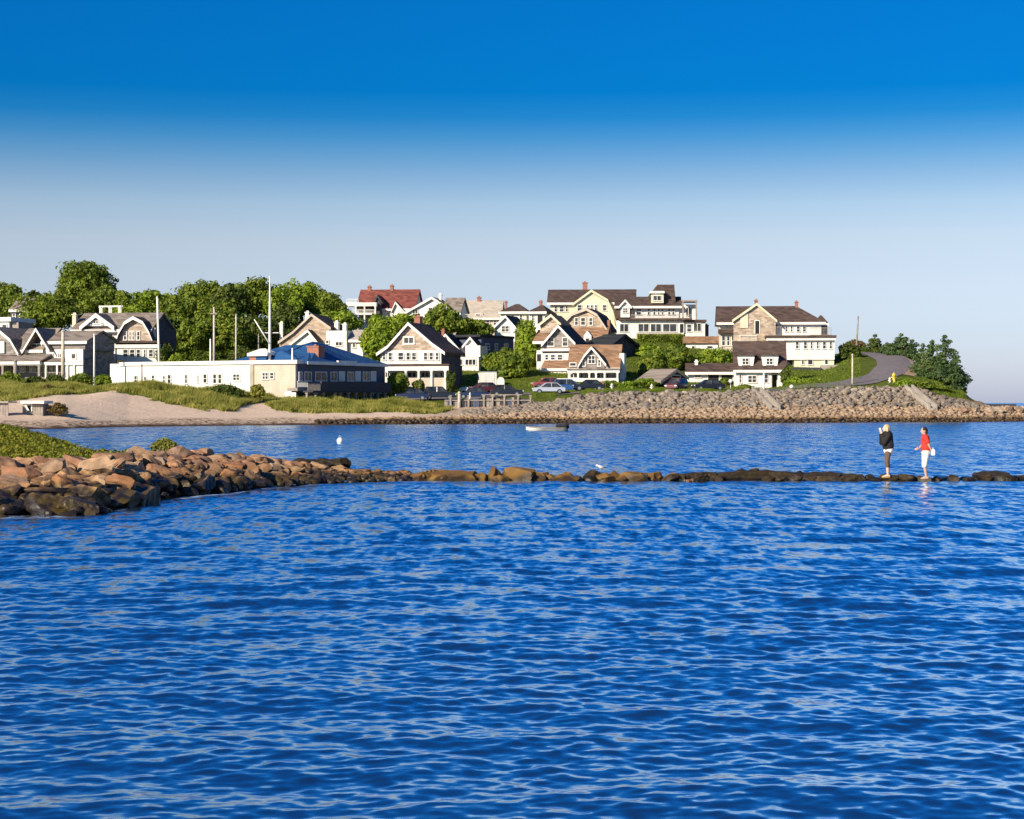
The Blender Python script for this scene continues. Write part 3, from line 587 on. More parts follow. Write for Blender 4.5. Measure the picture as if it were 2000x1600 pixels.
# ---- white cross-gabled house on the skyline
h = House('skyline_house', 'white cross gabled house with grey roof just right of the red roof', 845, 318, 640, 10)
r = h.gable([(791, 610), (820, 594), (843, 581), (876, 601)], 650, 0, 8, white_sid, roof_gr, over=0.5, trim=white)
h.roofu('side_roof', 862, 900, [(0.6, 612), (4.6, 583), (8.6, 612)], roof_gr); h.box('side_wall', 864, 898, 612, 645, 1.1, 8, white_sid, down=3)
h.win(805, 817, 603, 622, 0, nx=2); h.wins([(836, 846), (852, 858)], 600, 612, 0); h.chimney(857, 862, 575, 590, 4, white, r, deep=.6)
h.founds(793, 898, 650, 0, 8)

# ---- long pale roof
h = House('skyline_house', 'low house under a long pale beige roof on the skyline', 938, 336, 645, 4)
r = h.roofu('roof', 896, 980, [(-0.5, 622), (4.4, 588), (9.4, 622)], roof_pale); h.box('wall', 900, 976, 621, 650, 0, 9, beige, down=3)
h.chimney(932, 939, 580, 592, 4, brick, r, deep=.7); h.wins([(906, 914), (928, 938), (949, 957), (963, 970)], 625, 636, 0)
h.prism('dormer', [(925, 622), (925, 612), (943, 612), (943, 622)], 0.2, 3, beige); h.win(928, 939, 613, 621, 0.2, ny=1)

# ---- small hipped houses on the skyline
h = House('hipped_house', 'small white house with brown hipped roof left of the big cream house', 1003, 322, 640, 8)
h.box('wall', 977, 1028, 608, 645, 0, 7, white_sid, down=3); r = h.hip('roof', 973, 1032, 609, 594, -0.6, 7.6, 2.6, 2.2, roof_br); h.wins([(983, 990), (998, 1005), (1014, 1021)], 614, 626, 0)
h.chimney(986, 990, 589, 600, 4.0, brick, r, deep=.5)
h = House('hipped_house', 'narrow brown roofed house squeezed beside the big cream house', 1047, 318, 640, 14)
h.box('wall', 1033, 1064, 608, 645, 0, 7, white_sid, down=3); r = h.hip('roof', 1029, 1068, 609, 596, -0.6, 7.6, 1.6, 1.6, roof_br); h.win(1038, 1044, 614, 628, 0); h.opening(1050, 1060, 616, 632, 0, name='window_recess')
h.chimney(1053, 1058, 588, 602, 3.4, brick, r, deep=.5)
h = House('small_gable_house', 'little white gable house above the narrow bright green tree', 987, 300, 660, 16)
h.gable([(963, 640), (987, 617), (1009, 642)], 668, 0, 7, white_sid, roof_dk, over=0.5, trim=white); h.win(979, 995, 636, 649, 0, nx=2, ny=2); h.founds(966, 1006, 668, 0, 7)

# ---- white cottages right of the shingle gable
h = House('white_cottage', 'white cottage with steep gable, boxy upper bay and glazed front room', 895, 280, 728, 12)
h.gable([(845, 684), (870, 653), (898, 684)], 730, 0, 8, white_sid, roof_dk, over=0.5, trim=white); h.wins([(859, 866), (874, 882)], 673, 686, 0)
h.gable([(902, 678), (918, 659), (934, 678)], 730, 0.4, 7, white_sid, roof_dk, over=0.4, trim=white)
h.box('upper_bay', 909, 938, 675, 697, -1.2, 4, white); h.box('glazed_room', 882, 935, 698, 730, -2.0, -0.05, white, down=2)
h.wins([(886, 904), (908, 930)], 701, 714, -2.0, nx=3, ny=1); h.box('dark_link', 897, 908, 680, 700, -0.3, 3, dark_sh); h.chimney(862, 868, 644, 660, 3.5, brick, deep=.7)
h.founds(848, 936, 730, -1.9, 7)
h = House('shaded_building', 'navy shaded flat roofed building between white cottage and round bush', 940, 283, 722, -58, cat='building')
h.box('wall', 940, 1003, 659, 725, 0, 9, navy, down=2); h.box('roof_edge', 938, 1005, 655.5, 660, -0.3, 9.3, roof_dk); h.wins([(948, 956), (966, 972), (984, 992)], 671, 684, 0); h.posts([947, 958], 690, 722, -0.4, wood, 0.1, down=2)  # navy here is the shade of this face put into the wall

# ---- big cream house on the crest
h = House('crest_house', 'large cream house with dark brown roof and broad curved front gable on the crest', 1140, 326, 640, 4)
h.box('wall', 1075, 1205, 588, 645, 0, 9.5, cream, down=3)
r = h.roofu('roof', 1068, 1243, [(-0.7, 592), (4.4, 567), (9.6, 592)], roof_br, trim=cream)
h.gable([(1118, 594), (1155, 567), (1187, 586), (1197, 608), (1206, 640)], 645, -1.6, 4.2, cream, roof_br, over=0.4, trim=cream, t=0.32)
h.chimney(1138, 1147, 551, 570, 4.4, brick, r, deep=.9)
h.wins([(1082, 1089), (1092, 1102), (1104, 1110)], 597, 610, 0, nx=1); h.wins([(1127, 1137), (1145, 1151), (1153, 1159), (1161, 1167), (1176, 1185)], 595, 608, -1.6)
h.box('right_wall', 1206, 1240, 592, 645, 0.8, 9, cream, down=3)

# ---- white house with tower and balconies
h = House('balcony_house', 'white house with tower like dark roof, dormer and long balconies on the crest', 1290, 320, 662, 3)
h.box('lower_storey', 1204, 1336, 626, 662, -1.6, 8, white, down=3); h.box('upper_storey', 1209, 1326, 596, 626, 0, 8, white_sid)
r = h.roofu('roof', 1200, 1332, [(-0.9, 599), (3.6, 581), (8.4, 599)], roof_br)
h.prism('tower_roof', [(1255, 593), (1271, 572), (1284, 556), (1317, 556), (1320, 593)], 0.6, 6.5, roof_br, r)
h.box('dormer', 1272, 1296, 573, 592, -0.6, 2.5, cream); h.box('dormer_roof', 1269, 1298, 568.5, 573, -1.0, 2.5, white); h.win(1275, 1292, 577, 588, -0.6, nx=2, ny=1)
h.prism('side_dormer', [(1212, 620), (1212, 597), (1221, 588), (1230, 597), (1230, 620)], -0.9, 2.0, white); h.roofline('side_dormer_roof', [(1208, 600), (1221, 586), (1234, 600)], -1.3, 2.0, roof_br, trim=white)
h.win(1216, 1226, 601, 612, -0.9, nx=2); h.box('roof_skirt', 1201, 1236, 600, 622, -0.55, 0.3, roof_br)
h.wins([(1242, 1253), (1264, 1270), (1275, 1281), (1284, 1289), (1291, 1296), (1304, 1310), (1312, 1318)], 602, 616, 0)
h.box('balcony_floor', 1208, 1352, 622, 625.5, -2.4, 0.0, roof_br); h.rail(1232, 1350, 614.5, 622, -2.3, wood)
h.box('right_bay', 1326, 1360, 595, 626, 0.3, 5, white); h.box('bay_canopy', 1332, 1362, 586, 589, -1.6, 3, wood); h.posts([1334, 1360], 589, 626, -1.5, wood, 0.13); h.win(1339, 1350, 600, 618, 0.3, nx=2, ny=1)
h.box('lower_right_bay', 1337, 1377, 628, 658, -1.3, 5, white, down=3); h.box('bay_roof', 1335, 1380, 624.5, 628.5, -1.8, 5, roof_br); h.opening(1328, 1335, 633, 650, -1.6); h.win(1341, 1351, 633, 649, -1.3); h.win(1354, 1370, 631, 648, -1.3, nx=2, ny=1)
h.wins([(1210, 1228), (1246, 1268), (1270, 1292), (1294, 1322)], 632, 649, -1.6, nx=2, ny=1)
h.chimney(1376, 1384, 634, 652, 2.0, brick, deep=.8); h.box('garden_wall', 1243, 1332, 651, 660, -3.4, -3.0, concrete, down=2)

# ---- shingle house in the middle of the slope
h = House('slope_house', 'tan shingled house with rounded gambrel gable and brown skirt roof halfway up the slope', 1142, 293, 680, 14)
h.gable([(1096, 636), (1117, 613), (1145, 603), (1166, 615), (1186, 645)], 682, 0, 8, tan_sh, roof_dk, over=0.5, trim=beige, t=0.35)
h.roofu('skirt_roof', 1113, 1185, [(-2.6, 665), (-0.05, 641)], roof_tan); h.box('lower_wall', 1117, 1181, 664, 685, -2.2, 0, white_sid, down=3)
h.prism('entry_dormer', [(1140, 680), (1140, 656), (1147, 646), (1155, 656), (1155, 680)], -2.7, -0.3, white); h.win(1143, 1152, 660, 676, -2.7)
h.wins([(1122, 1130), (1134, 1144), (1150, 1158)], 620, 636, 0); h.box('side_chimney', 1186, 1191, 625, 665, 1, 2, brick)

# ---- white trimmed gable house
h = House('gable_house', 'white trimmed gable house with brown porch roof left of the tan roofed cottage', 1085, 274, 748, 15)
h.box('wall', 1048, 1112, 684, 750, 0.05, 8.5, white_sid, down=2)
h.gable([(1057, 674), (1090, 636), (1124, 672)], 690, 0, 8.5, grey_sh, roof_dk, over=0.7, trim=white, t=0.35)
h.roofu('side_roof', 1040, 1066, [(0.4, 668), (4, 646), (8, 668)], roof_tan); h.gable([(1052, 634), (1076, 615), (1096, 634)], 672, 3.0, 9.5, tan_sh, roof_tan, over=0.5, trim=cream)
h.wins([(1069, 1083), (1098, 1110)], 659, 677, 0, nx=1); h.box('sill_band', 1056, 1118, 681, 686, -0.5, 0.0, white)
h.wins([(1064, 1072), (1075, 1085), (1088, 1100)], 692, 704, 0.05, nx=1); h.opening(1049, 1057, 692, 706, 0.05)
h.roofu('porch_roof', 1056, 1109, [(-2.4, 721), (0.0, 705)], roof_tan); h.box('porch_wall', 1058, 1108, 721.5, 750, -2.1, 0, beige, down=2); h.win(1072, 1097, 727, 741, -2.1, nx=4, ny=1); h.win(1061, 1067, 727, 741, -2.1); h.win(1100, 1106, 727, 741, -2.1)

# ---- tan roofed cottage
h = House('tan_roofed_cottage', 'cottage with tan roof, pointed front dormer and long white glazed porch', 1160, 263, 748, 8)
h.box('wall', 1111, 1207, 718, 750, 0, 7.5, white_sid, down=2)
r = h.roofu('roof', 1107, 1211, [(-0.6, 720), (3.8, 675), (8.2, 720)], roof_tan)
h.gable([(1128, 716), (1141, 694), (1155, 678), (1169, 694), (1184, 713)], 722, -0.9, 3.4, grey_sh, roof_tan, over=0.5, trim=white); h.win(1148, 1163, 694, 711, -0.9, nx=2); h.wins([(1137, 1144), (1167, 1174)], 702, 716, -0.9)
h.win(1112, 1126, 708, 716, -0.75, ny=1); h.box('porch_beam', 1108, 1210, 722, 728, -2.4, -2.0, white); h.box('porch_roof', 1107, 1211, 719.5, 722.3, -2.6, 0.2, roof_gr)
h.box('porch_base', 1058, 1208, 739, 747, -2.3, -2.1, white, down=1); h.posts([1111, 1129, 1151, 1164, 1181, 1206], 728, 740, -2.2, white, 0.12)
h.wins([(1113, 1128), (1132, 1150), (1153, 1163), (1166, 1180), (1184, 1204)], 729, 739, 0.0, nx=2, ny=1); h.box('side_bay', 1210, 1219, 690, 745, 1.2, 5, white_sid, down=2)

# ---- dark shaded gable house
h = House('dark_gable_house', 'gable house with its shade put into dark walls, behind the tan roofed cottage', 1205, 287, 745, -52)
h.box('wall', 1216, 1258, 690, 748, 0.4, 9, dark_sh, down=2); h.gable([(1186, 684), (1222, 654), (1268, 690)], 700, 0, 9, dark_sh, roof_dk, over=0.5, trim=roof_dk); h.wins([(1224, 1232), (1240, 1249)], 705, 722, 0.4); h.opening(1228, 1240, 728, 746, 0.4)  # faces away from the sun; the shade is in the dark wall colour

# ---- big house on the right with white decks
h = House('deck_house', 'big beige gabled house with brown hipped roof above white decks at the right', 1515, 302, 722, 5)
f = h.f
h.box('left_wall', 1404, 1437, 624, 700, 0.4, 8.5, beige, down=3); h.box('left_balcony', 1403, 1436, 643, 651, -0.6, 0.4, roof_br); h.wins([(1409, 1417), (1419, 1426), (1428, 1434)], 656, 676, 0.4); h.win(1408, 1430, 629, 639, 0.4, nx=3, ny=1)
r = h.hip('roof', 1399, 1613, 630, 598, -0.6, 9.5, 0.05, 4.6, roof_br)
h.gable([(1430, 626), (1478, 593), (1518, 627)], 668, -1.6, 4, tan_sh, roof_br, over=0.4, trim=cream, t=0.3)
h.box('arched_panel', 1446, 1461, 613, 641, -1.75, -1.55, cream); h.opening(1475, 1483, 627, 652, -1.6, name='door'); h.rail(1444, 1478, 655, 667, -1.9)
h.chimney(1474, 1480, 586, 598, 4, brick, r, deep=.7); h.chimney(1553, 1559, 589, 604, 4, brick, r, deep=.7)
h.box('upper_storey', 1518, 1604, 630, 658, 0, 8.5, white); h.wins([(1533, 1539), (1543, 1549), (1555, 1563), (1567, 1575)], 637, 649, 0); h.rail(1500, 1527, 638, 655, -3.6, wood); h.rail(1582, 1624, 640, 655, -3.6, wood)
h.hip('turret_roof', 1592, 1619, 632, 616, 2.0, 7.0, 1.0, 1.0, roof_br); h.box('turret', 1595, 1616, 631, 660, 2.4, 6.8, grey_sh)
h.box('deck', 1495, 1634, 655, 659.5, -4.2, 0.0, roof_br); h.box('deck_beam', 1497, 1632, 659.5, 665, -4.0, -3.7, white)
h.box('middle_storey', 1536, 1630, 663, 691, -3.4, 7, white, down=1); h.wins([(1553, 1561), (1569, 1577), (1582, 1588), (1594, 1600), (1606, 1614), (1619, 1626)], 667, 682, -3.4)
h.box('garden_storey', 1551, 1629, 691, 717, -3.1, 7, cream, down=3); h.wins([(1577, 1588), (1610, 1618), (1565, 1571)], 700, 713, -3.1, nx=1, ny=1); h.opening(1537, 1548, 697, 716, -2.0)
h.box('garage', 1549, 1604, 718, 744, -6.5, -3.2, deckdk, down=2); h.box('left_storey', 1436, 1520, 665, 700, -1.4, 7, beige, down=3)
h.box('stone_terrace', 1604, 1644, 713, 738, -5.6, -3.15, concrete, down=3)

# ---- dark roofed cottage with two dormers
h = House('dormer_cottage', 'white cottage with dark steep roof and two white flared dormers', 1482, 264, 758, 6)
h.box('wall', 1434, 1507, 721, 760, 0, 8, white, down=2); h.box('porch_wall', 1507, 1532, 721, 760, 1.2, 8, beige, down=2); h.box('corner_pier', 1519, 1528, 722, 757, 0.0, 0.7, white, down=2)
r = h.roofu('roof', 1432, 1538, [(-0.6, 724), (4.6, 668), (9.8, 724)], roof_br)
for x in (1457, 1504):
    d = h.prism('dormer', [(x - 14, 716), (x - 17, 694), (x + 17, 694), (x + 14, 716)], 0.1, 3.5, white); h.win(x - 8, x + 6, 699, 713, 0.1, nx=2); h.box('dormer_roof', x - 19, x + 19, 691, 694.2, -0.3, 3.5, roof_br)
h.wins([(1443, 1449), (1490, 1501)], 731, 749, 0); h.opening(1509, 1517, 732, 758, 1.2); h.win(1460, 1478, 733, 748, 0, nx=2)

# ---- low wing with two open bays
h = House('garage_wing', 'low white garage wing with two dark open bays on the lawn', 1388, 268, 746, 6, cat='garage')
h.box('wall', 1341, 1434, 727, 748, 0, 6, white, down=2); h.roofu('roof', 1338, 1437, [(-0.7, 728), (2.8, 711), (6.6, 728)], roof_br); h.opening(1383, 1404, 730, 748, 0, name='garage_bay'); h.opening(1409, 1431, 730, 748, 0, name='garage_bay'); h.win(1356, 1370, 730, 739, 0, nx=2, ny=1); h.chimney(1357, 1363, 705, 717, 2.0, white, deep=.6)

# ---- flat tan annex
h = House('flat_annex', 'flat tan roofed annex with white wall left of the big beige house', 1370, 304, 692, 4, cat='outbuilding')
h.box('wall', 1340, 1402, 671, 695, 0, 6, white, down=3); h.box('roof', 1335, 1404, 657, 670.5, -0.5, 6.4, roof_tan); h.wins([(1350, 1358), (1380, 1392)], 675, 682, 0, ny=1)

# ---- boathouse on the lawn
h = House('boathouse', 'small dark boathouse with one sunlit roof slope on the lawn', 1318, 257, 747, -40, cat='outbuilding')
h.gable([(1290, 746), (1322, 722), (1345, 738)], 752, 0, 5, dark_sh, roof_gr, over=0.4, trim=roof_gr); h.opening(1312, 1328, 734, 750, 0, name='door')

# ---- things half hidden among the trees at the left
h = House('hillside_house', 'white flat topped house at the left edge under the trees', -5, 275, 645, 14)
h.box('wall', -50, 18, 628, 660, 0, 7, white, down=3); h.box('roof_edge', -53, 21, 620, 628, -0.4, 7.3, white); h.box('terrace', 18, 36, 630, 642, 0.5, 5, wood, down=3); h.wins([(-12, -4), (4, 14)], 633, 644, 0, ny=1)
h = House('hillside_house', 'small dark weathered house shaded by the trees near the left edge', 36, 300, 640, 10)
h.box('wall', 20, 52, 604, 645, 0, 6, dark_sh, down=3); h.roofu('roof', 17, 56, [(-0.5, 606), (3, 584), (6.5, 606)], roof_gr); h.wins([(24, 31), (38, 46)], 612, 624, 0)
h = House('pergola', 'pale timber pergola frame above the gambrel fronted house', 215, 278, 640, 8, cat='pergola')
h.posts([196, 214, 233], 600, 640, 0, white, 0.12, down=3); h.posts([199, 217, 236], 600, 640, 2.5, white, 0.12, down=3); h.box('top_beam', 193, 237, 597, 600, -0.2, 0.2, white); h.box('back_beam', 196, 240, 597, 600, 2.3, 2.7, white); h.box('wall', 194, 236, 618, 640, 2.9, 5, beige, down=3)
# ------------------------------------------------------------------ foliage
def leafmat(name, dark, mid, light, trans=0.25):
    m, t, b = newmat(name); p = wpos(t)
    n1 = noise(t, p, 0.55, 3); n2 = noise(t, p, 3.5, 2)
    f = math_(t, 'ADD', math_(t, 'MULTIPLY', n1, 0.6), math_(t, 'MULTIPLY', n2, 0.4))
    t.links.new(ramp(t, f, [(0.34, dark), (0.5, mid), (0.66, light)]), b.inputs['Base Color'])
    b.inputs['Roughness'].default_value = 0.6; b.inputs['Specular IOR Level'].default_value = 0.25
    tr = t.nodes.new('ShaderNodeBsdfTranslucent'); tr.inputs[0].default_value = (light[0] * 1.2, light[1] * 1.2, light[2], 1)
    mx = t.nodes.new('ShaderNodeMixShader'); mx.inputs[0].default_value = trans
    out = t.nodes['Material Output']; t.links.new(b.outputs[0], mx.inputs[1]); t.links.new(tr.outputs[0], mx.inputs[2]); t.links.new(mx.outputs[0], out.inputs[0])
    return m
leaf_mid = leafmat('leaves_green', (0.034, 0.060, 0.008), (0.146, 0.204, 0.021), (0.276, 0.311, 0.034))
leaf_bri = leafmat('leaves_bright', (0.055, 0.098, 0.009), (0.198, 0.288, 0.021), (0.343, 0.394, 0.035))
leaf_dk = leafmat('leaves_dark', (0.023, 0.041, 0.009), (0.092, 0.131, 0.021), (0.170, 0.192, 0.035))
leaf_pine = leafmat('needles', (0.021, 0.044, 0.018), (0.063, 0.112, 0.033), (0.150, 0.188, 0.053), 0.15)
leaf_dry = leafmat('dry_leaves', (0.09, 0.062, 0.022), (0.16, 0.115, 0.035), (0.24, 0.18, 0.06))
leaf_dune = leafmat('dune_grass', (0.080, 0.100, 0.014), (0.22, 0.225, 0.034), (0.46, 0.40, 0.11), 0.2)
leaf_lawn = leafmat('lawn_grass', (0.046, 0.081, 0.009), (0.121, 0.178, 0.014), (0.203, 0.225, 0.024), 0.2)
bark = paint('bark', (0.10, 0.075, 0.055), var=0.4, scale=4, dirt=0.0)

def leaves(C, R, N, size, rg, bias=None):
    """rhombic leaves on the shells of clumps with centres C and radii R (both arrays); returns V, F"""
    n = len(C); cnt = rg.multinomial(N, (R.mean(axis=1) ** 2) / (R.mean(axis=1) ** 2).sum()); k = np.repeat(np.arange(n), cnt); N = len(k)
    d = rg.normal(size=(N, 3)); d[:, 2] += 0.25; d /= np.linalg.norm(d, axis=1)[:, None]
    rad = rg.uniform(0.45, 1.05, N) ** 0.6 * np.where(rg.uniform(size=N) < 0.12, 1.3, 1.0)
    P = C[k] + d * R[k] * rad[:, None]
    nrm = d + rg.normal(size=(N, 3)) * 0.45; nrm /= np.linalg.norm(nrm, axis=1)[:, None]
    a = np.cross(nrm, rg.normal(size=(N, 3))); a /= np.linalg.norm(a, axis=1)[:, None]; b = np.cross(nrm, a)
    s = size * rg.uniform(0.6, 1.35, N)[:, None]
    V = np.stack([P + a * s, P + b * s * 0.62 + nrm * s * 0.12, P - a * s, P - b * s * 0.62 + nrm * s * 0.12], 1).reshape(-1, 3)
    return V, np.arange(N * 4).reshape(N, 4)
def clumps(rx, ry, rz, n, rg, cs=0.34, low=-0.45):
    d = rg.normal(size=(n * 3, 3)); d /= np.linalg.norm(d, axis=1)[:, None]; d = d[d[:, 2] > low][:n]; n = len(d)
    rr = rg.uniform(0.45, 0.86, n)[:, None]
    C = d * rr * np.array([rx, ry, rz]); R = np.array([rx, ry, rz]) * cs * rg.uniform(0.6, 1.15, n)[:, None]
    return C, np.maximum(R, 0.2)
def tree(name, label, px, Y, top, bot, wpx, mat, seed, n=5200, leaf=0.30, cat='tree', group=None, trunk=0.3, cs=0.27, ncl=64, low=-0.5, deep=0.9, gz=None):
    """broadleaf tree or bush: crown seen between rows top and bot, wpx wide at column px"""
    rg = np.random.default_rng(seed); s = Y / F; base = Vector(((px - PX0) * s, Y, ground(px, Y) if gz is None else gz))
    zt_, zb = CAMZ + (HOR - top) * s - base.z, CAMZ + (HOR - bot) * s - base.z
    if cat == 'bush': zb = min(zb, 0.0)
    rx = wpx * s / 2; rz = (zt_ - zb) / 2; zc = (zt_ + zb) / 2; ry = rx * deep
    root = thing(name, label, cat, base, group)
    C, R = clumps(rx * 0.98, ry, rz * 0.98, ncl, rg, cs, low)
    C[:, 2] += zc
    ins = rg.normal(size=(14, 3)) * np.array([rx, ry, rz]) * 0.28; ins[:, 2] += zc       # inner foliage so that the crown is not hollow
    C2 = np.vstack([C, ins]); R2 = np.vstack([R, np.tile(np.array([[rx, ry, rz]]) * 0.4, (14, 1))])
    V, Fc = leaves(C2, R2, n, leaf, rg)
    V[:, 2] = np.maximum(V[:, 2], 0.02 + 0.0 * V[:, 2])
    mk('crown', fastmesh('crown', V, Fc), mat, root)
    parts = []
    th = max(zc, 0.4); parts.append(tubevf([(0, 0, -0.6), (0.06 * th, 0, th * 0.45), (-0.03 * th, 0.05, th)], [trunk, trunk * 0.75, trunk * 0.5], 8))
    for q in range(0, min(len(C), 30), 3):
        c = C[q]; a = np.array([0, 0, min(th * 0.6, max(c[2] * 0.6, 0.1))]); m = (a + c) / 2 + np.array([0, 0, 0.08 * th]); parts.append(tubevf([a, m, c], [trunk * 0.42, trunk * 0.26, trunk * 0.1], 5))
    V, Fc = join(parts); mk('trunk', pymesh('trunk', V, Fc, True), bark, root)
    return root
def conifer(label, px, Y, top, bot, wpx, seed, group, n=3600, mat=None):
    rg = np.random.default_rng(seed); s = Y / F; base = Vector(((px - PX0) * s, Y, ground(px, Y)))
    h = CAMZ + (HOR - top) * s - base.z; z0 = max(CAMZ + (HOR - bot) * s - base.z, 0.15); rx = wpx * s / 2
    root = thing('pine_tree', label, 'tree', base, group); C, R = [], []; parts = [tubevf([(0, 0, -0.6), (0.1, 0, h * 0.5), (0, 0.05, h * 0.97)], [0.2, 0.13, 0.03], 7)]
    m = max(6, int((h - z0) / 0.55))
    for i in range(m):
        t = i / (m - 1); z = z0 + (h - z0) * t; r = rx * 1.25 * (1 - t) ** 0.6 * rg.uniform(0.7, 1.15) + 0.12
        for q in range(int(4 + 4 * (1 - t))):
            a = rg.uniform(0, 6.28); rr = r * rg.uniform(0.35, 1.0); c = np.array([math.cos(a) * rr, math.sin(a) * rr, z + rr * 0.12 + rg.uniform(-.2, .2)])
            C.append(c); R.append([0.30 + 0.26 * r, 0.30 + 0.26 * r, 0.22 + 0.07 * r])
            if q % 2 == 0: parts.append(tubevf([(0, 0, z - 0.1), c * np.array([.5, .5, 1]), c], [0.05, 0.035, 0.015], 4))
    V, Fc = leaves(np.array(C), np.array(R), n, 0.17, rg)
    mk('crown', fastmesh('crown', V, Fc), mat or leaf_pine, root); V, Fc = join(parts); mk('trunk', pymesh('trunk', V, Fc, True), bark, root)
    return root

TG = 'broadleaf trees on the wooded rise'
tree('broadleaf_tree', 'tallest domed tree on the skyline behind the gambrel fronted house', 168, 318, 511, 604, 134, leaf_mid, 1, 11500, group=TG, trunk=0.45, low=-0.45)
tree('broadleaf_tree', 'broad tree shoulder under the tallest dome, right of it', 205, 308, 560, 640, 120, leaf_mid, 2, 8000, group=TG)
tree('broadleaf_tree', 'wide green tree left of the tallest dome above the twin gabled house', 105, 300, 572, 662, 140, leaf_mid, 3, 9000, group=TG)
tree('broadleaf_tree', 'tree crown cut by the left edge of the picture', 8, 312, 551, 640, 96, leaf_mid, 4, 7000, group=TG)
tree('broadleaf_tree', 'small round tree between the left edge tree and the domed tree', 70, 315, 566, 620, 50, leaf_dk, 5, 4000, group=TG)
tree('broadleaf_tree', 'feathery yellow green tree right of the domed tree', 288, 315, 567, 650, 96, leaf_bri, 6, 6500, group=TG)
tree('broadleaf_tree', 'tree standing behind the slanted white pole', 345, 312, 568, 670, 90, leaf_mid, 7, 6500, group=TG)
tree('broadleaf_tree', 'rounded tree left of the flagpole on the skyline', 398, 322, 546, 640, 130, leaf_mid, 8, 9500, group=TG)
tree('broadleaf_tree', 'big crown directly behind the flagpole', 500, 325, 540, 640, 140, leaf_mid, 9, 9500, group=TG)
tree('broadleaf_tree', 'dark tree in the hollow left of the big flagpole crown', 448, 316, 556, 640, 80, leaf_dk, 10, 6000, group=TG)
tree('broadleaf_tree', 'airy pale topped tree right of the flagpole', 588, 322, 543, 640, 100, leaf_bri, 11, 6000, group=TG, cs=0.26)
tree('broadleaf_tree', 'tree sloping down towards the red roofed house', 640, 320, 570, 650, 80, leaf_mid, 12, 6000, group=TG, cs=0.28)
tree('broadleaf_tree', 'lower tree behind the leaning spar of the flagpole', 505, 296, 612, 700, 110, leaf_dk, 13, 7000, group=TG)
tree('broadleaf_tree', 'lower tree between the two bare poles', 440, 292, 620, 705, 100, leaf_mid, 14, 7000, group=TG)
tree('broadleaf_tree', 'lower leafy tree right of the slanted white pole', 378, 290, 622, 706, 90, leaf_mid, 15, 6500, group=TG)
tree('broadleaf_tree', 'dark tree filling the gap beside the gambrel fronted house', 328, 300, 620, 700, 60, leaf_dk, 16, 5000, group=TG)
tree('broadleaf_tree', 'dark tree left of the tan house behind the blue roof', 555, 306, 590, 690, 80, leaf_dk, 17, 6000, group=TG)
tree('broadleaf_tree', 'low tree behind the chimneys of the tan house', 655, 308, 607, 660, 110, leaf_bri, 18, 6000, group=TG)
tree('broadleaf_tree', 'yellow green tree filling the belt below the domed tree', 255, 300, 592, 670, 90, leaf_bri, 33, 6000, group=TG)
tree('broadleaf_tree', 'tree filling the belt behind the tall bare pole', 425, 305, 585, 680, 110, leaf_mid, 34, 7000, group=TG)
tree('broadleaf_tree', 'sunlit tree filling the belt left of the tan house', 555, 315, 560, 640, 90, leaf_bri, 35, 6000, group=TG)
tree('broadleaf_tree', 'tree filling the belt above the slanted white pole', 330, 318, 572, 640, 80, leaf_bri, 36, 5500, group=TG)
tree('broadleaf_tree', 'leafy tree on the slope above the boathouse', 1268, 292, 672, 720, 70, leaf_bri, 37, 5500, group='trees between the houses')
tree('broadleaf_tree', 'leafy tree tucked behind the tan roofed cottage', 1205, 300, 668, 712, 40, leaf_mid, 38, 3500, group='trees between the houses')
tree('broadleaf_tree', 'bright green tree left of the shingled gable house', 748, 282, 616, 712, 92, leaf_bri, 19, 8500, group='trees between the houses')
tree('broadleaf_tree', 'bright bush top below the red roofed house', 786, 300, 612, 660, 80, leaf_bri, 20, 5500, group='trees between the houses')
tree('broadleaf_tree', 'spreading tree right of the brick chimney above the white cottage', 862, 297, 598, 668, 90, leaf_mid, 21, 7500, group='trees between the houses')
tree('broadleaf_tree', 'lower spreading tree in front of the long pale roof', 925, 299, 622, 672, 80, leaf_mid, 22, 5500, group='trees between the houses')
tree('broadleaf_tree', 'narrow upright bright green tree left of the white trimmed gable house', 1027, 278, 622, 745, 48, leaf_bri, 23, 7000, group='trees between the houses', cs=0.36)
tree('round_bush', 'large round olive bush beside the white trailer', 990, 268, 680, 755, 98, leaf_mid, 24, 10000, cat='bush', group='bushes among the houses', deep=0.6)
tree('round_bush', 'bush in front of the porch of the shingled gable house', 778, 248.5, 727, 768, 44, leaf_mid, 25, 4500, leaf=0.22, cat='bush', group='bushes among the houses', trunk=.1)
tree('round_bush', 'small dark shrub at the porch corner of the shingled gable house', 818, 249, 741, 758, 26, leaf_dk, 26, 2000, leaf=0.18, cat='bush', group='bushes among the houses', trunk=.08)
tree('broadleaf_tree', 'olive tree right of the dark gable house', 1275, 272, 684, 748, 66, leaf_mid, 27, 7000, group='trees between the houses')
tree('broadleaf_tree', 'leafy tree below the clipped hedge', 1320, 280, 674, 735, 76, leaf_mid, 28, 7000, group='trees between the houses')
tree('round_bush', 'smooth green mound of bush left of the dormer cottage', 1394, 284, 684, 728, 84, leaf_bri, 29, 7000, cat='bush', group='bushes among the houses', leaf=0.22, cs=0.5, trunk=.15)
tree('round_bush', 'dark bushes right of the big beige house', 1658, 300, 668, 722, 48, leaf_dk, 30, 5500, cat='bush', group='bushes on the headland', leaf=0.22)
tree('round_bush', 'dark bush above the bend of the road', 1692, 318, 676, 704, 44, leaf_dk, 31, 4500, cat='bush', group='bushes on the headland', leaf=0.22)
tree('round_bush', 'brown green scrub left of the road bend', 1668, 325, 664, 690, 50, leaf_dry, 32, 3500, cat='bush', group='bushes on the headland', leaf=0.2)
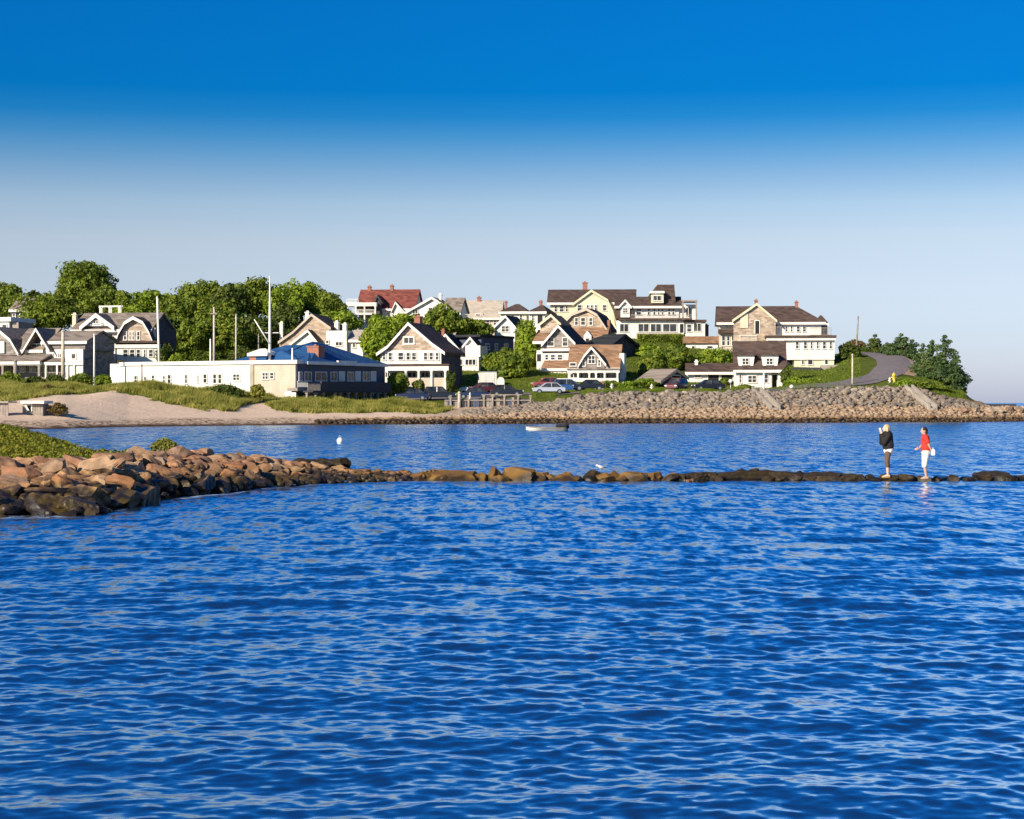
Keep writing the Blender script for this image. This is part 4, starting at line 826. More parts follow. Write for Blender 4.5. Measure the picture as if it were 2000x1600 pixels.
for i, (px, Y, top, bot, w, m, lab) in enumerate([
    (322, 264, 668, 722, 44, leaf_dk, 'dark shrub added to darken the shaded wall right of the sunroom'), (400, 268, 682, 716, 70, leaf_mid, 'leafy shrub behind the parapet of the long white wall'), (470, 270, 676, 716, 70, leaf_dk, 'dark shrub behind the parapet near the cupola'), (880, 252, 722, 752, 20, leaf_dk, 'dark shrub at the right side of the shingled gable house'),  # first shrub added to darken a shaded wall that came out too white
    (20, 226, 727, 757, 50, leaf_mid, 'shrub at the left edge in front of the porch'), (68, 228, 735, 757, 40, leaf_dk, 'low dark shrub before the left porch'), (160, 230, 730, 757, 56, leaf_mid, 'leafy shrub right of the thick pale pole'),
    (203, 233, 728, 760, 34, leaf_bri, 'bright shrub at the left end of the long white wall'), (105, 229, 732, 758, 44, leaf_dk, 'dark shrub left of the thick pale pole'),
    (345, 262, 690, 716, 40, leaf_bri, 'bright shrub above the long white wall'), (236, 247, 704, 722, 26, leaf_dry, 'yellowish shrub at the corner of the sunroom'),
    (1262, 250, 738, 760, 46, leaf_bri, 'clipped shrub on the lawn before the dark gable house'), (1230, 246.5, 745, 766, 50, leaf_bri, 'low hedge shrub left of the boathouse'),
    (1190, 251, 744, 760, 48, leaf_mid, 'green hedge under the glazed porch, right part'), (1125, 252, 745, 762, 70, leaf_mid, 'green hedge under the glazed porch, left part'),
    (1550, 256, 736, 764, 40, leaf_bri, 'yellow green bush right of the dormer cottage'), (1585, 258, 738, 758, 50, leaf_bri, 'low bush below the dark garage'), (1455, 251, 752, 766, 40, leaf_mid, 'small bush at the foot of the dormer cottage'),
    (1535, 262, 715, 757, 22, leaf_dk, 'tall dark shrub at the corner of the dormer cottage'), (1418, 262, 738, 752, 30, leaf_mid, 'shrub before the open garage bays'),
    (1800, 252, 742, 770, 62, leaf_mid, 'scrub at the foot of the pines'), (1835, 254, 752, 776, 60, leaf_mid, 'scrub spreading down the headland tip'), (1768, 251, 742, 762, 40, leaf_bri, 'yellow green scrub below the road bend')]):
    tree('shrub', lab, px, Y, top, bot, w, m, 60 + i, 2600, leaf=0.17, cat='bush', group='shrubs along the shore', trunk=0.06, deep=0.7)
tree('dune_scrub', 'dark thorny scrub on the dune in front of the long white wall', 440, 221, 752, 790, 80, leaf_dk, 90, 5200, leaf=0.16, cat='bush', trunk=.08, cs=0.3, deep=0.5)
tree('dune_scrub', 'brown scrub on the dune crest near the thick pale pole', 96, 213, 752, 778, 34, leaf_dry, 91, 2600, leaf=0.15, cat='bush', trunk=.06, deep=0.6)
tree('dune_scrub', 'grassy hummock at the corner of the beach building', 502, 222, 749, 772, 34, leaf_dune, 92, 2600, leaf=0.16, cat='bush', trunk=.06, deep=0.6)
PG = 'pines on the headland'
conifer('tallest pine at the seaward end of the headland', 1845, 262, 660, 765, 62, 101, PG, 5200)
conifer('pine left of the tallest headland pine', 1821, 264, 668, 760, 50, 102, PG, 4200)
conifer('lower pine leaning over the headland tip', 1866, 259, 700, 775, 44, 103, PG, 3600)
conifer('squat pine behind the road bend', 1760, 300, 655, 712, 46, 104, PG, 3600)
conifer('small pine right of the squat one', 1782, 298, 668, 712, 30, 105, PG, 2200)
conifer('dark little pine near the pole on the crest', 1709, 316, 657, 698, 26, 106, PG, 2200, leaf_dk)
conifer('tiny pine on the crest left of the squat one', 1733, 312, 672, 698, 20, 107, PG, 1500)
conifer('sparse pine filling the gap on the headland', 1803, 268, 676, 745, 36, 108, PG, 1800)

# clipped hedge below the balcony house
h = House('clipped_hedge', 'long clipped green hedge below the balconied white house', 1292, 310, 672, 3, cat='hedge')
rg = np.random.default_rng(7); N = 9000
u0, u1 = h.f.u(1246), h.f.u(1337); z1, z0 = h.f.z(656, 0, 0), h.f.z(676, 0, 0)
side = rg.integers(0, 2, N); U = rg.uniform(u0, u1, N); WW = np.where(side == 0, rg.normal(0, .12, N), rg.uniform(0, 1.6, N)); ZZ = np.where(side == 0, rg.uniform(z0 - 1, z1, N), z1 + rg.normal(0, .1, N))
P = np.array([h.f.p(a, b, c) - h.base for a, b, c in zip(U, WW, ZZ)])
a = rg.normal(size=(N, 3)); a /= np.linalg.norm(a, axis=1)[:, None]; b = np.cross(a, rg.normal(size=(N, 3))); b /= np.linalg.norm(b, axis=1)[:, None]
mk('foliage', fastmesh('foliage', np.stack([P + a * .2, P + b * .13, P - a * .2, P - b * .13], 1).reshape(-1, 3), np.arange(N * 4).reshape(N, 4)), leaf_mid, h.root)
h.box('inner_growth', 1248, 1335, 658, 676, 0.25, 1.4, leaf_dk, down=1.5)

# ------------------------------------------------------------------ grasses
def grass(name, label, px_rng, test, N, mat, hgt, wid, seed, blades=4, cat='grass'):
    rg = np.random.default_rng(seed); PXs = rg.uniform(*px_rng, N * 4); D = rg.uniform(0, 1, N * 4)
    PXs, Y = test(PXs, D, rg); ok = np.isfinite(Y); PXs, Y = PXs[ok][:N], Y[ok][:N]; X = (PXs - PX0) * Y / F
    Z = zt(X, Y); n = len(X); k = np.repeat(np.arange(n), blades)
    off = rg.normal(0, wid * 2.2, (len(k), 2)); lean = rg.normal(0, 0.35, (len(k), 2)); lean[:, 0] += 0.12
    H = hgt * rg.uniform(0.55, 1.25, len(k)) * (0.75 + 0.35 * vnoise(X * 5, Y * 5, seed))[k]; a = rg.uniform(0, 3.14, len(k)); wd = wid * rg.uniform(0.6, 1.3, len(k))
    B = np.stack([X[k] + off[:, 0], Y[k] + off[:, 1], Z[k] - 0.05], 1); dx = np.stack([np.cos(a) * wd, np.sin(a) * wd * 0.5, 0 * a], 1)
    T = B + np.stack([lean[:, 0] * H, lean[:, 1] * H, H], 1)
    V = np.stack([B - dx, B + dx, T], 1).reshape(-1, 3)
    o = mk(name, fastmesh(name, V, np.arange(len(V)).reshape(-1, 3)), mat); o['kind'] = 'stuff'; o['label'] = label; o['category'] = cat
    return o
def dune(px, d, rg):
    dg = np.interp(px, *DGRASS) + 1.6 * vnoise(px * 0.25, d * 4, 14); dt = np.interp(px, [0, 130, 250, 400, 500, 620, 760, 860, 900], [56, 46, 38, 33, 29, 27, 26, 20, 17]) ; top = np.maximum(dt, dg + 0.5)
    Y = shore(px) + dg + (top - dg) * d ** 0.9; X = (px - PX0) * Y / F
    return px, np.where(vnoise(X * 9, Y * 9, 23) + rg.normal(0, 0.3, len(px)) > -0.05, Y, np.nan)
grass('dune_grass', 'yellow green dune grass above the sandy beach', (-60, 880), dune, 26000, leaf_dune, 0.85, 0.06, 41, 5)
def bank(px, d, rg):
    lo = np.interp(px, [1040, 1200, 1500, 1700, 1800, 1880], [21, 20, 19, 19, 18, 17]); hi = np.interp(px, [1040, 1200, 1500, 1600, 1700, 1880], [30, 27, 28, 34, 40, 30])
    Y = shore(px) + lo + (hi - lo) * d; X = (px - PX0) * Y / F
    hr = np.full(len(px), 1e9)
    for (a, b) in zip(HEAD_ROAD[:-1], HEAD_ROAD[1:]):
        for q in np.linspace(0, 1, 8): hr = np.minimum(hr, np.hypot(X - (a[0] + (b[0] - a[0]) * q), Y - (a[1] + (b[1] - a[1]) * q)))
    return px, np.where((vnoise(X * 5, Y * 5, 17) > -0.25) & (hr > 4.2), Y, np.nan)
grass('bank_grass', 'rough green grass along the top of the stone bank', (1040, 1885), bank, 9000, leaf_lawn, 0.45, 0.05, 42, 5)
def lawn(px, d, rg):
    Y = 247 + d * 70; X = (px - PX0) * Y / F
    return px, np.where(zt(X, Y) > 3, Y, np.nan)
grass('hillside_grass', 'uneven green grass on the slope between the houses', (-60, 1680), lawn, 22000, leaf_lawn, 0.40, 0.07, 43, 4)
# ------------------------------------------------------------------ stones
def icosphere(sub):
    bm = bmesh.new(); bmesh.ops.create_icosphere(bm, subdivisions=sub, radius=1.0); V = np.array([v.co[:] for v in bm.verts]); Fc = [tuple(v.index for v in f.verts) for f in bm.faces]; bm.free(); return V, Fc
ICO3, ICO2, ICO1 = icosphere(4), icosphere(3), icosphere(2)
def rockmesh(name, seed, ico, cuts=11, lo=0.50, hi=0.86, blocky=False):
    rg = np.random.default_rng(seed); V = ico[0].copy()
    if blocky:
        for ax in range(3):
            for sg in (-1, 1):
                n = np.zeros(3); n[ax] = sg; n += rg.normal(0, 0.14, 3); n /= np.linalg.norm(n); ov = np.maximum(V @ n - rg.uniform(0.52, 0.68), 0); V -= n * ov[:, None]
        cuts = 4; lo, hi = 0.7, 0.95
    for _ in range(cuts):
        n = rg.normal(size=3); n /= np.linalg.norm(n); ov = np.maximum(V @ n - rg.uniform(lo, hi), 0); V -= n * ov[:, None]
    V *= (1 + 0.035 * (np.sin(V @ rg.normal(size=3) * 7 + 1) + np.sin(V @ rg.normal(size=3) * 11)))[:, None]
    V -= (V.max(0) + V.min(0)) / 2; V /= (V.max(0) - V.min(0)) / 2
    me = pymesh(name, V, ico[1], True); me.set_sharp_from_angle(angle=math.radians(28))
    return me
def rockmat(name, cols, wetline, wetcol, ochre, weed=0.0):
    m, t, b = newmat(name); p = wpos(t); oi = t.nodes.new('ShaderNodeObjectInfo')
    n1 = noise(t, p, 2.2, 6); n2 = noise(t, p, 9, 5)
    base = ramp(t, oi.outputs['Random'], [(i / (len(cols) - 1), c) for i, c in enumerate(cols)])
    col = mixrgb(t, rampf(t, n1, 0.35, 0.7), mixrgb(t, 0.5, base, (0.16, 0.10, 0.07), 'MULTIPLY'), base)
    col = mixrgb(t, math_(t, 'MULTIPLY', rampf(t, n2, 0.5, 0.72), 0.45), col, (0.13, 0.09, 0.07))
    z = sep(t, p)[2]; zz = math_(t, 'ADD', z, math_(t, 'MULTIPLY', math_(t, 'SUBTRACT', noise(t, p, 1.1, 3), 0.5), 0.7))
    if name == 'granite_boulders': zz = math_(t, 'ADD', zz, math_(t, 'MULTIPLY', math_(t, 'MAXIMUM', math_(t, 'ADD', sep(t, p)[0], 9.8), 0.0), 0.055))   # the weed line drops towards the open end
    col = mixrgb(t, math_(t, 'MULTIPLY', rampf(t, zz, wetline + 0.32, wetline + 0.05), ochre), col, (0.20, 0.105, 0.02))
    wet = rampf(t, zz, wetline + 0.10, wetline - 0.12)
    col = mixrgb(t, wet, col, mixrgb(t, rampf(t, n1, 0.45, 0.62), wetcol, (0.03, 0.021, 0.008) if weed else (0.075, 0.05, 0.016)))
    t.links.new(col, b.inputs['Base Color'])
    t.links.new(math_(t, 'SUBTRACT', 0.88, math_(t, 'MULTIPLY', wet, 0.45)), b.inputs['Roughness']); b.inputs['Specular IOR Level'].default_value = 0.3
    bump(t, b, math_(t, 'ADD', n1, math_(t, 'MULTIPLY', n2, 0.5)), 0.7, 0.05)
    return m
ROCKC = [(0.52, 0.30, 0.16), (0.34, 0.19, 0.11), (0.62, 0.43, 0.26), (0.46, 0.21, 0.10), (0.30, 0.20, 0.14), (0.56, 0.33, 0.16)]
rock_dry = rockmat('granite_boulders', ROCKC, 0.56, (0.022, 0.016, 0.014), 0.35)
rock_orange = rockmat('rusty_boulders', [(0.28, 0.135, 0.045), (0.15, 0.078, 0.036), (0.32, 0.175, 0.06), (0.12, 0.068, 0.036)], 0.16, (0.05, 0.03, 0.015), 0.8)
rock_weed = rockmat('weedy_boulders', [(0.018, 0.013, 0.008), (0.050, 0.034, 0.009), (0.015, 0.012, 0.010), (0.024, 0.017, 0.008)], 0.10, (0.012, 0.010, 0.008), 0.08, weed=1)
rock_grey = rockmat('bank_stones', [(0.36, 0.30, 0.235), (0.21, 0.185, 0.16), (0.44, 0.37, 0.29), (0.28, 0.225, 0.17), (0.14, 0.13, 0.125)], 0.35, (0.05, 0.035, 0.025), 0.3)
core_mat = paint('rubble_core', (0.045, 0.034, 0.028), var=0.4, scale=3)
PROTO = [rockmesh('rock', 200 + i, ICO3) for i in range(12)]; BLOCK = [rockmesh('rock', 230 + i, ICO3, blocky=True) for i in range(6)]
SMALL = [rockmesh('rock', 260 + i, ICO1, cuts=8) for i in range(10)]
for me in SMALL: me.materials.append(rock_grey)
def inst(name, me, mat, loc, scale, rot, parent):
    key = me.name + mat.name
    if key not in CACHE: c = me.copy(); c.materials.clear(); c.materials.append(mat); CACHE[key] = c
    o = bpy.data.objects.new(name, CACHE[key]); COL.objects.link(o); o.parent = parent; o.location = loc; o.scale = scale; o.rotation_euler = rot; return o
CACHE = {}
# breakwater: crest and waterline read off along its length
BWX = [-260, 0, 120, 200, 260, 350, 450, 520, 620, 720, 820]
BW_CY = [46.5, 46.5, 47.0, 48.0, 50.0, 53.0, 55.0, 56.0, 57.6, 58.3, 58.6]
BW_CP = [912, 910, 909, 907, 901, 888, 897, 904, 915, 923, 927]
BW_WY = [38.6, 39.4, 39.7, 40.4, 43.8, 47.6, 49.8, 52.8, 55.2, 56.6, 57.4]
bw = thing('stone_breakwater', 'long low breakwater of tan boulders and weedy blocks running out from the left', 'breakwater', (-5.0, 52.0, 0.0))
def bwpt(px, t):
    Yw, Yc = np.interp(px, BWX, BW_WY), np.interp(px, BWX, BW_CY); Zc = CAMZ + (HOR - np.interp(px, BWX, BW_CP)) * Yc / F
    Y = Yw + (Yc - Yw) * t; Z = Zc * (t ** 0.75 if t > 0 else 0) - (0.15 if t <= 0 else 0)
    return Vector(((px - PX0) * Y / F, Y, Z))
# rubble core under the boulders
Vc, nx = [], 0
pxs = list(range(-260, 821, 20))
for px in pxs:
    Yb = np.interp(px, BWX, BW_CY); pts = [bwpt(px, 0) + Vector((0, 0.5, -0.6)), bwpt(px, 0.35) + Vector((0, 0.2, -0.32)), bwpt(px, 0.7) + Vector((0, 0, -0.30)), bwpt(px, 1.0) + Vector((0, 0, -0.28)), bwpt(px, 1.0) + Vector((0, 1.4, -0.30)), bwpt(px, 1.0) + Vector((0, 3.2, -1.6))]
    Vc += [p - bw.location for p in pts]
Fc = [(i * 6 + k, (i + 1) * 6 + k, (i + 1) * 6 + k + 1, i * 6 + k + 1) for i in range(len(pxs) - 1) for k in range(5)]
mk('rubble_core', pymesh('rubble_core', Vc, Fc, True), core_mat, bw)
rg = np.random.default_rng(77); placed = []
def try_rock(px, t, r, mat=None, extra=0.0):
    p = bwpt(px, t); p.y += extra
    for q, rq in placed:
        if (p - q).length < 0.60 * (r + rq): return False
    placed.append((p, r)); big = rg.uniform(0, 1)
    sx = r * rg.uniform(0.95, 1.45); sy = r * rg.uniform(0.75, 1.1); sz = r * rg.uniform(0.42, 0.74)
    inst('rock', PROTO[rg.integers(12)] if big < 0.75 else BLOCK[rg.integers(6)], mat or rock_dry, p - bw.location + Vector((0, 0, sz * 0.15)), (sx, sy, sz), (rg.normal(0.30, 0.25), rg.normal(0.12, 0.22), rg.normal(0, 0.7)), bw)
    return True
n = 0
for (r0, r1, tries) in ((0.40, 0.50, 110), (0.28, 0.37, 1500), (0.19, 0.26, 2600)):
    for _ in range(tries):
        px = rg.uniform(-230, 800); k = np.interp(px, [0, 350, 560, 700, 820], [0.92, 0.88, 0.58, 0.38, 0.32]); t = rg.uniform(-0.02, 1.12)
        if n < 240 and try_rock(px, min(t, 1.0), rg.uniform(r0, r1) * k, rock_orange if px > 690 and rg.uniform() < 0.6 else None, extra=max(t - 1, 0) * 6): n += 1
pv = []
for q in range(8):
    me = SMALL[q]; v = np.empty(len(me.vertices) * 3); me.vertices.foreach_get('co', v); f = np.empty(len(me.loops), int); me.loops.foreach_get('vertex_index', f); pv.append((v.reshape(-1, 3), f.reshape(-1, 3)))
Vs, Fs, k = [], [], 0
for _ in range(700):
    px = rg.uniform(-230, 800); t = rg.uniform(0, 1.05); p = bwpt(px, min(t, 1.0)); sc = rg.uniform(0.10, 0.22) * np.interp(px, [0, 820], [1, .7]); v, f = pv[rg.integers(8)]; a = rg.uniform(0, 6.28); M = np.array([[math.cos(a), -math.sin(a), 0], [math.sin(a), math.cos(a), 0], [0, 0, 1]])
    Vs.append((v * np.array([sc * 1.3, sc, sc * .8])) @ M.T + np.array(p - bw.location) + np.array([0, max(t - 1, 0) * 8, 0.0])); Fs.append(f + k); k += len(v)
o = mk('small_stones', fastmesh('small_stones', np.vstack(Vs), np.vstack(Fs)), rock_dry, bw); o['kind'] = 'stuff'
# the low tail: every block as it stands
TAIL = [(800, 850, 918, 941, 'o'), (842, 945, 917, 943, 'o'), (936, 966, 921, 942, 'o'), (953, 979, 910, 940, 'o'), (974, 992, 921, 941, 'o'), (986, 1042, 911, 941, 'o'), (1036, 1074, 921, 941, 'o'), (1066, 1120, 921, 941, 'o'), (1112, 1148, 930, 941, 'o'),
        (1138, 1188, 917, 943, 'w'), (1180, 1216, 918, 943, 'o'), (1210, 1262, 920, 943, 'o'), (1254, 1292, 920, 942, 'o'), (1284, 1322, 922, 943, 'o'), (1312, 1348, 923, 943, 'w'), (1340, 1414, 922, 943, 'w'), (1408, 1502, 918, 943, 'w'), (1500, 1566, 919, 942, 'w'),
        (1566, 1634, 921, 941, 'w'), (1630, 1694, 923, 940, 'w'), (1690, 1736, 928.5, 941, 'w'), (1715, 1762, 929, 941, 'w'), (1754, 1800, 927, 940, 'w'), (1782, 1834, 931, 940.5, 'w'), (1826, 1866, 930, 939, 'w'), (1858, 1892, 931, 939, 'w'), (1885, 1924, 930.5, 938, 'w'), (1916, 1984, 922.5, 939, 'w'), (1980, 2046, 926, 939, 'w'), (2040, 2110, 925, 939, 'w')]
x_ = 2104
for i in range(11): w_ = 44 + (i * 37) % 46; TAIL.append((x_, x_ + w_, 923 + (i * 5) % 7, 939, 'w')); x_ += w_ - 5
for i, (a, b, t_, bt, k) in enumerate(TAIL):
    Y = 58.2; s = Y / F; c = W((a + b) / 2, t_, Y); top = c.z; sx = (b - a) * s / 2 * 1.2; zb = -0.45; sz = (top - zb) / 2
    inst('rock', (BLOCK if b - a > 60 else PROTO)[(i * 5) % 6], rock_orange if k == 'o' else rock_weed, Vector((c.x, Y + (rg.uniform(-0.25, 0.25) if i not in (20, 21, 22, 23) else -0.35), (top + zb) / 2)) - bw.location, (sx, rg.uniform(0.55, 0.8), sz), (rg.normal(0, 0.03), 0, rg.normal(0, 0.10) + (math.pi if i % 2 else 0)), bw)
for i in range(46):      # smaller stones packed between and before the blocks
    px = 815 + i * 26 + rg.uniform(-9, 9); r = rg.uniform(0.13, 0.27) * np.interp(px, [800, 1600, 2000], [1, 1, .6]); Y = 58.0 + rg.uniform(-0.75, 0.3); o_ = px < 1310
    inst('rock', PROTO[i % 12], rock_orange if o_ else rock_weed, Vector(((px - PX0) * Y / F, Y, r * 0.25)) - bw.location, (r * rg.uniform(1.1, 1.6), r, r * rg.uniform(.7, 1.0)), (rg.normal(0, .2), rg.normal(0, .2), rg.uniform(0, 6)), bw)
for px, py, Y, r in [(1352, 940, 56.6, 0.10), (1345, 941, 56.4, 0.07), (400, 962, 49.0, 0.2), (430, 960, 49.6, 0.16), (475, 955, 51.2, 0.22), (510, 952, 53, 0.16), (270, 980, 45, .2), (560, 948, 54.6, .15), (600, 946, 55, .12)]:
    c = W(px, py, Y); inst('rock', PROTO[int(px) % 12], rock_dry, Vector((c.x, Y, 0.03)) - bw.location, (r * 1.3, r, r * 0.8), (0.2, 0.1, px), bw)
# low dark ledge just behind the breakwater
lg = thing('weedy_ledge', 'low dark weedy ledge showing above the water behind the breakwater', 'rocks', (-8.0, 65.0, 0.0))
for px, Y, r in [(505, 66, .5), (545, 67, .75), (580, 67, .8), (612, 68, .7), (640, 68.5, .5), (660, 69, .35), (525, 65, .5)]:
    inst('rock', PROTO[px % 12], rock_weed, Vector(((px - PX0) * Y / F, Y, 0.1)) - lg.location, (r * 1.5, r, 0.30), (0, 0, px), lg)

# grassy spit behind the breakwater at the left edge
pxs = np.arange(-400, 421, 10.0); ws = np.linspace(0, 1, 16); Vs = []
for px in pxs:
    y0 = np.interp(px, BWX, BW_CY) - 0.3; y1 = np.interp(px, [-400, 0, 100, 200, 300, 420], [73, 66, 61, 56.5, 55.5, 56.2]); zc = np.interp(px, [-400, 0, 100, 180, 300, 420], [1.55, 1.35, 1.05, 0.75, 0.62, 0.4])
    for w in ws:
        Y = y0 + (y1 - y0) * w; z = (0.55 + (zc - 0.45) * min(1, w * 2.2)) * (1 if w < 0.8 else max(0, (1 - w) / 0.2)) - (0.5 if w == 1 else 0); Vs.append(((px - PX0) * Y / F, Y, z + 0.05 * math.sin(px * 0.3 + w * 17)))
nw = len(ws); Fc = [(i * nw + k, (i + 1) * nw + k, (i + 1) * nw + k + 1, i * nw + k + 1) for i in range(len(pxs) - 1) for k in range(nw - 1)]
spitm = paint('spit_earth', (0.20, 0.155, 0.06), var=0.4, scale=1.5)
o = mk('spit', pymesh('spit', Vs, Fc, True), spitm); o['kind'] = 'structure'
Vn = np.array(Vs); rg2 = np.random.default_rng(88)
def spit_green():
    N = 17000; i = rg2.integers(0, len(pxs) - 1, N); w = rg2.uniform(0.12, 0.93, N); k = w * (nw - 1); k0 = k.astype(int); fr = (k - k0)[:, None]; j = rg2.uniform(0, 1, N)[:, None]
    A = Vn[i * nw + k0] * (1 - fr) + Vn[i * nw + k0 + 1] * fr; B = Vn[(i + 1) * nw + k0] * (1 - fr) + Vn[(i + 1) * nw + k0 + 1] * fr; P = A * (1 - j) + B * j
    keep = (pxs[i] < 150 + 60 * vnoise(P[:, 0] * 4, P[:, 1] * 4, 3)) | (rg2.uniform(size=N) < 0.22); P = P[keep]
    C = P + np.stack([0 * P[:, 0], 0 * P[:, 0], 0.10 + 0.10 * np.clip(vnoise(P[:, 0] * 8, P[:, 1] * 8, 5) + 0.5, 0, 1.5)], 1)
    V, Fc = leaves(C, np.full((len(C), 3), 0.12), len(C) * 3, 0.055, rg2)
    o = mk('spit_ground_cover', fastmesh('spit_ground_cover', V, Fc), leafmat('spit_leaves', (0.05, 0.07, 0.008), (0.15, 0.17, 0.014), (0.30, 0.28, 0.03))); o['kind'] = 'stuff'; o['label'] = 'yellow green ground cover on the spit at the left edge'; o['category'] = 'plants'
spit_green()
tree('round_bush', 'small rounded olive bush on top of the breakwater', 322, 55.0, 864, 884, 52, leaf_dune, 120, 2600, leaf=0.045, cat='bush', trunk=.03, cs=0.45, deep=0.7, gz=0.85)

# ------------------------------------------------------------------ far stone bank and rubble shore
bank_o = thing('stone_bank', 'long sloping bank of grey and tan stones below the shore road', 'embankment', ((1400 - PX0) * 236 / F, 236.0, 2.0))
def scatter(n, pr, dr, sz, seed, powr=1.0):
    rg = np.random.default_rng(seed); px = rg.uniform(pr[0], pr[1], n); lo = np.interp(px, *dr[0]); hi = np.interp(px, *dr[1]); d = lo + (hi - lo) * rg.uniform(0, 1, n)
    Y = shore(px) + d; X = (px - PX0) * Y / F; return rg, X, Y, zt(X, Y), sz * rg.uniform(0.55, 1.55, n) ** 1.6 * powr
RIPLO = ([860, 1040, 1150, 1300, 1880, 1925], [8, 9, 10, 11, 10, 9]); RIPHI = ([860, 1040, 1100, 1200, 1700, 1800, 1860, 1925], [14, 18, 19.5, 19.5, 19.5, 18.5, 15, 13])
rg, X, Y, Z, S = scatter(290, (1080, 1880), (RIPLO, RIPHI), 0.36, 301)
for i in range(len(X)):
    inst('rock', SMALL[rg.integers(10)], rock_grey, Vector((X[i], Y[i], Z[i] + 0.02)) - bank_o.location, (S[i] * rg.uniform(.9, 1.4), S[i], S[i] * rg.uniform(.55, .9)), (rg.normal(0, .4), rg.normal(0, .4), rg.uniform(0, 6)), bank_o)
def rubble(name, parent, n, pr, dr, sz, seed, mat, kindlabel=None, ico=None):
    rg, X, Y, Z, S = scatter(n, pr, dr, sz, seed); Vs, Fs, k = [], [], 0
    protos = []
    for q in range(8):
        me = SMALL[q]; v = np.empty(len(me.vertices) * 3); me.vertices.foreach_get('co', v); f = np.empty(len(me.loops), int); me.loops.foreach_get('vertex_index', f); protos.append((v.reshape(-1, 3), f.reshape(-1, 3)))
    if ico == 0:
        b = icosphere(1); protos = []
        for q in range(8): r_ = np.random.default_rng(q); protos.append((b[0] * (1 + r_.normal(0, .18, (len(b[0]), 1))), np.array(b[1])))
    org = np.array(parent.location) if parent else np.array([0, 0, 0])
    for i in range(n):
        v, f = protos[rg.integers(8)]; a = rg.uniform(0, 6.28); c, s = math.cos(a), math.sin(a); M = np.array([[c, -s, 0], [s, c, 0], [0, 0, 1]])
        Vs.append((v * np.array([S[i] * rg.uniform(.9, 1.5), S[i], S[i] * rg.uniform(.5, .85)])) @ M.T + np.array([X[i], Y[i], Z[i] + S[i] * 0.2]) - org); Fs.append(f + k); k += len(v)
    o = mk(name, fastmesh(name, np.vstack(Vs), np.vstack(Fs)), mat, parent); o['kind'] = 'stuff'
    if kindlabel: o['label'] = kindlabel; o['category'] = 'stones'
    return o
rubble('rubble', bank_o, 3200, (900, 1910), (RIPLO, RIPHI), 0.22, 303, rock_grey, ico=0)
SHLO = ([600, 850, 1000, 1300, 1900, 2100], [1, 0.5, 0.0, -0.5, -0.5, -0.8]); SHHI = ([600, 850, 1000, 1300, 1900, 1960, 2100], [4, 6, 9, 11.5, 11, 16, 16])
rock_shore = rockmat('shore_stones', [(0.50, 0.37, 0.25), (0.40, 0.28, 0.18), (0.30, 0.19, 0.11), (0.56, 0.44, 0.32)], 0.60, (0.040, 0.024, 0.012), 0.5)
rubble('shore_rubble', None, 5200, (620, 2150), (SHLO, SHHI), 0.19, 305, rock_shore, 'tan cobbles and seaweed covered stones along the far waterline', ico=0)
for i, px in enumerate([1885, 1905, 1930, 1948, 1972, 1990, 2010, 1640, 1700, 1760, 1820, 1540, 1450]):     # single boulders that stand out at the point
    Y = float(shore(px)) + (6.5 if px > 1880 else 1.5); z = ground(px, Y); r = 0.75 if px > 1880 else 0.55
    o = inst('boulder', PROTO[i % 12], rock_shore, (wp(px, Y)[0], Y, z + 0.2), (r * 1.5, r, r * 0.8), (0, 0, i), None)
    tag(o, ['angular tan boulder at the landward end of the rocky point', 'second boulder of the rocky point', 'block shaped boulder of the rocky point', 'boulder before the dark gap of the rocky point', 'tall boulder near the right edge', 'boulder at the right edge of the picture', 'boulder cut by the right edge of the picture',
            'dark footed boulder below the bend of the shore road', 'boulder at the waterline below the utility pole', 'boulder at the waterline below the yellow hydrant', 'boulder at the waterline below the pines', 'boulder at the waterline below the dormer cottage', 'boulder at the waterline below the lamp post'][i], 'boulder', 'boulders along the far waterline')
# concrete steps down the bank, two flights
def steps(label, px0, px1, d0, d1, wd):
    a = Vector((wp(px0, shore(px0) + d0)[0], shore(px0) + d0, 0)); b = Vector((wp(px1, shore(px1) + d1)[0], shore(px1) + d1, 0)); a.z = float(zt(a.x, a.y)) + 0.35; b.z = float(zt(b.x, b.y)) + 0.3
    root = thing('beach_steps', label, 'steps', b, 'concrete steps down the bank'); n = 14; dirv = (b - a); side = Vector((dirv.y, -dirv.x, 0)).normalized() * wd
    V, Fc = [], []
    def beam(p, q, w, h, name):
        s_ = Vector(((q - p).y, -(q - p).x, 0)).normalized() * w; vs = [p - s_, p + s_, q + s_, q - s_]; vs = vs + [v + Vector((0, 0, h)) for v in vs]
        mk(name, pymesh(name, [v - Vector((0, 0, 0.6)) - b if i < 4 else v - b for i, v in enumerate(vs)], [(0, 3, 2, 1), (4, 5, 6, 7), (0, 1, 5, 4), (1, 2, 6, 5), (2, 3, 7, 6), (3, 0, 4, 7)]), concrete, root)
    beam(a + side, b + side, 0.16, 0.45, 'stringer'); beam(a - side, b - side, 0.16, 0.45, 'stringer')
    for k in range(n):
        t0, t1 = k / n, (k + 1) / n; p, q = a.lerp(b, t0), a.lerp(b, t1); z = q.z + 0.05
        vs = [p - side * .9, p + side * .9, q + side * .9, q - side * .9]; V = [Vector((v.x, v.y, z - 0.5)) - b for v in vs] + [Vector((v.x, v.y, z)) - b for v in vs]
        mk('step', pymesh('step', V, [(0, 3, 2, 1), (4, 5, 6, 7), (0, 1, 5, 4), (1, 2, 6, 5), (2, 3, 7, 6), (3, 0, 4, 7)]), concrete, root)
steps('pale concrete steps down the stone bank below the dormer cottage', 1478, 1514, 18.5, 8.5, 0.55)
steps('worn concrete steps down the bank below the pines', 1775, 1822, 17.5, 8.5, 0.5)
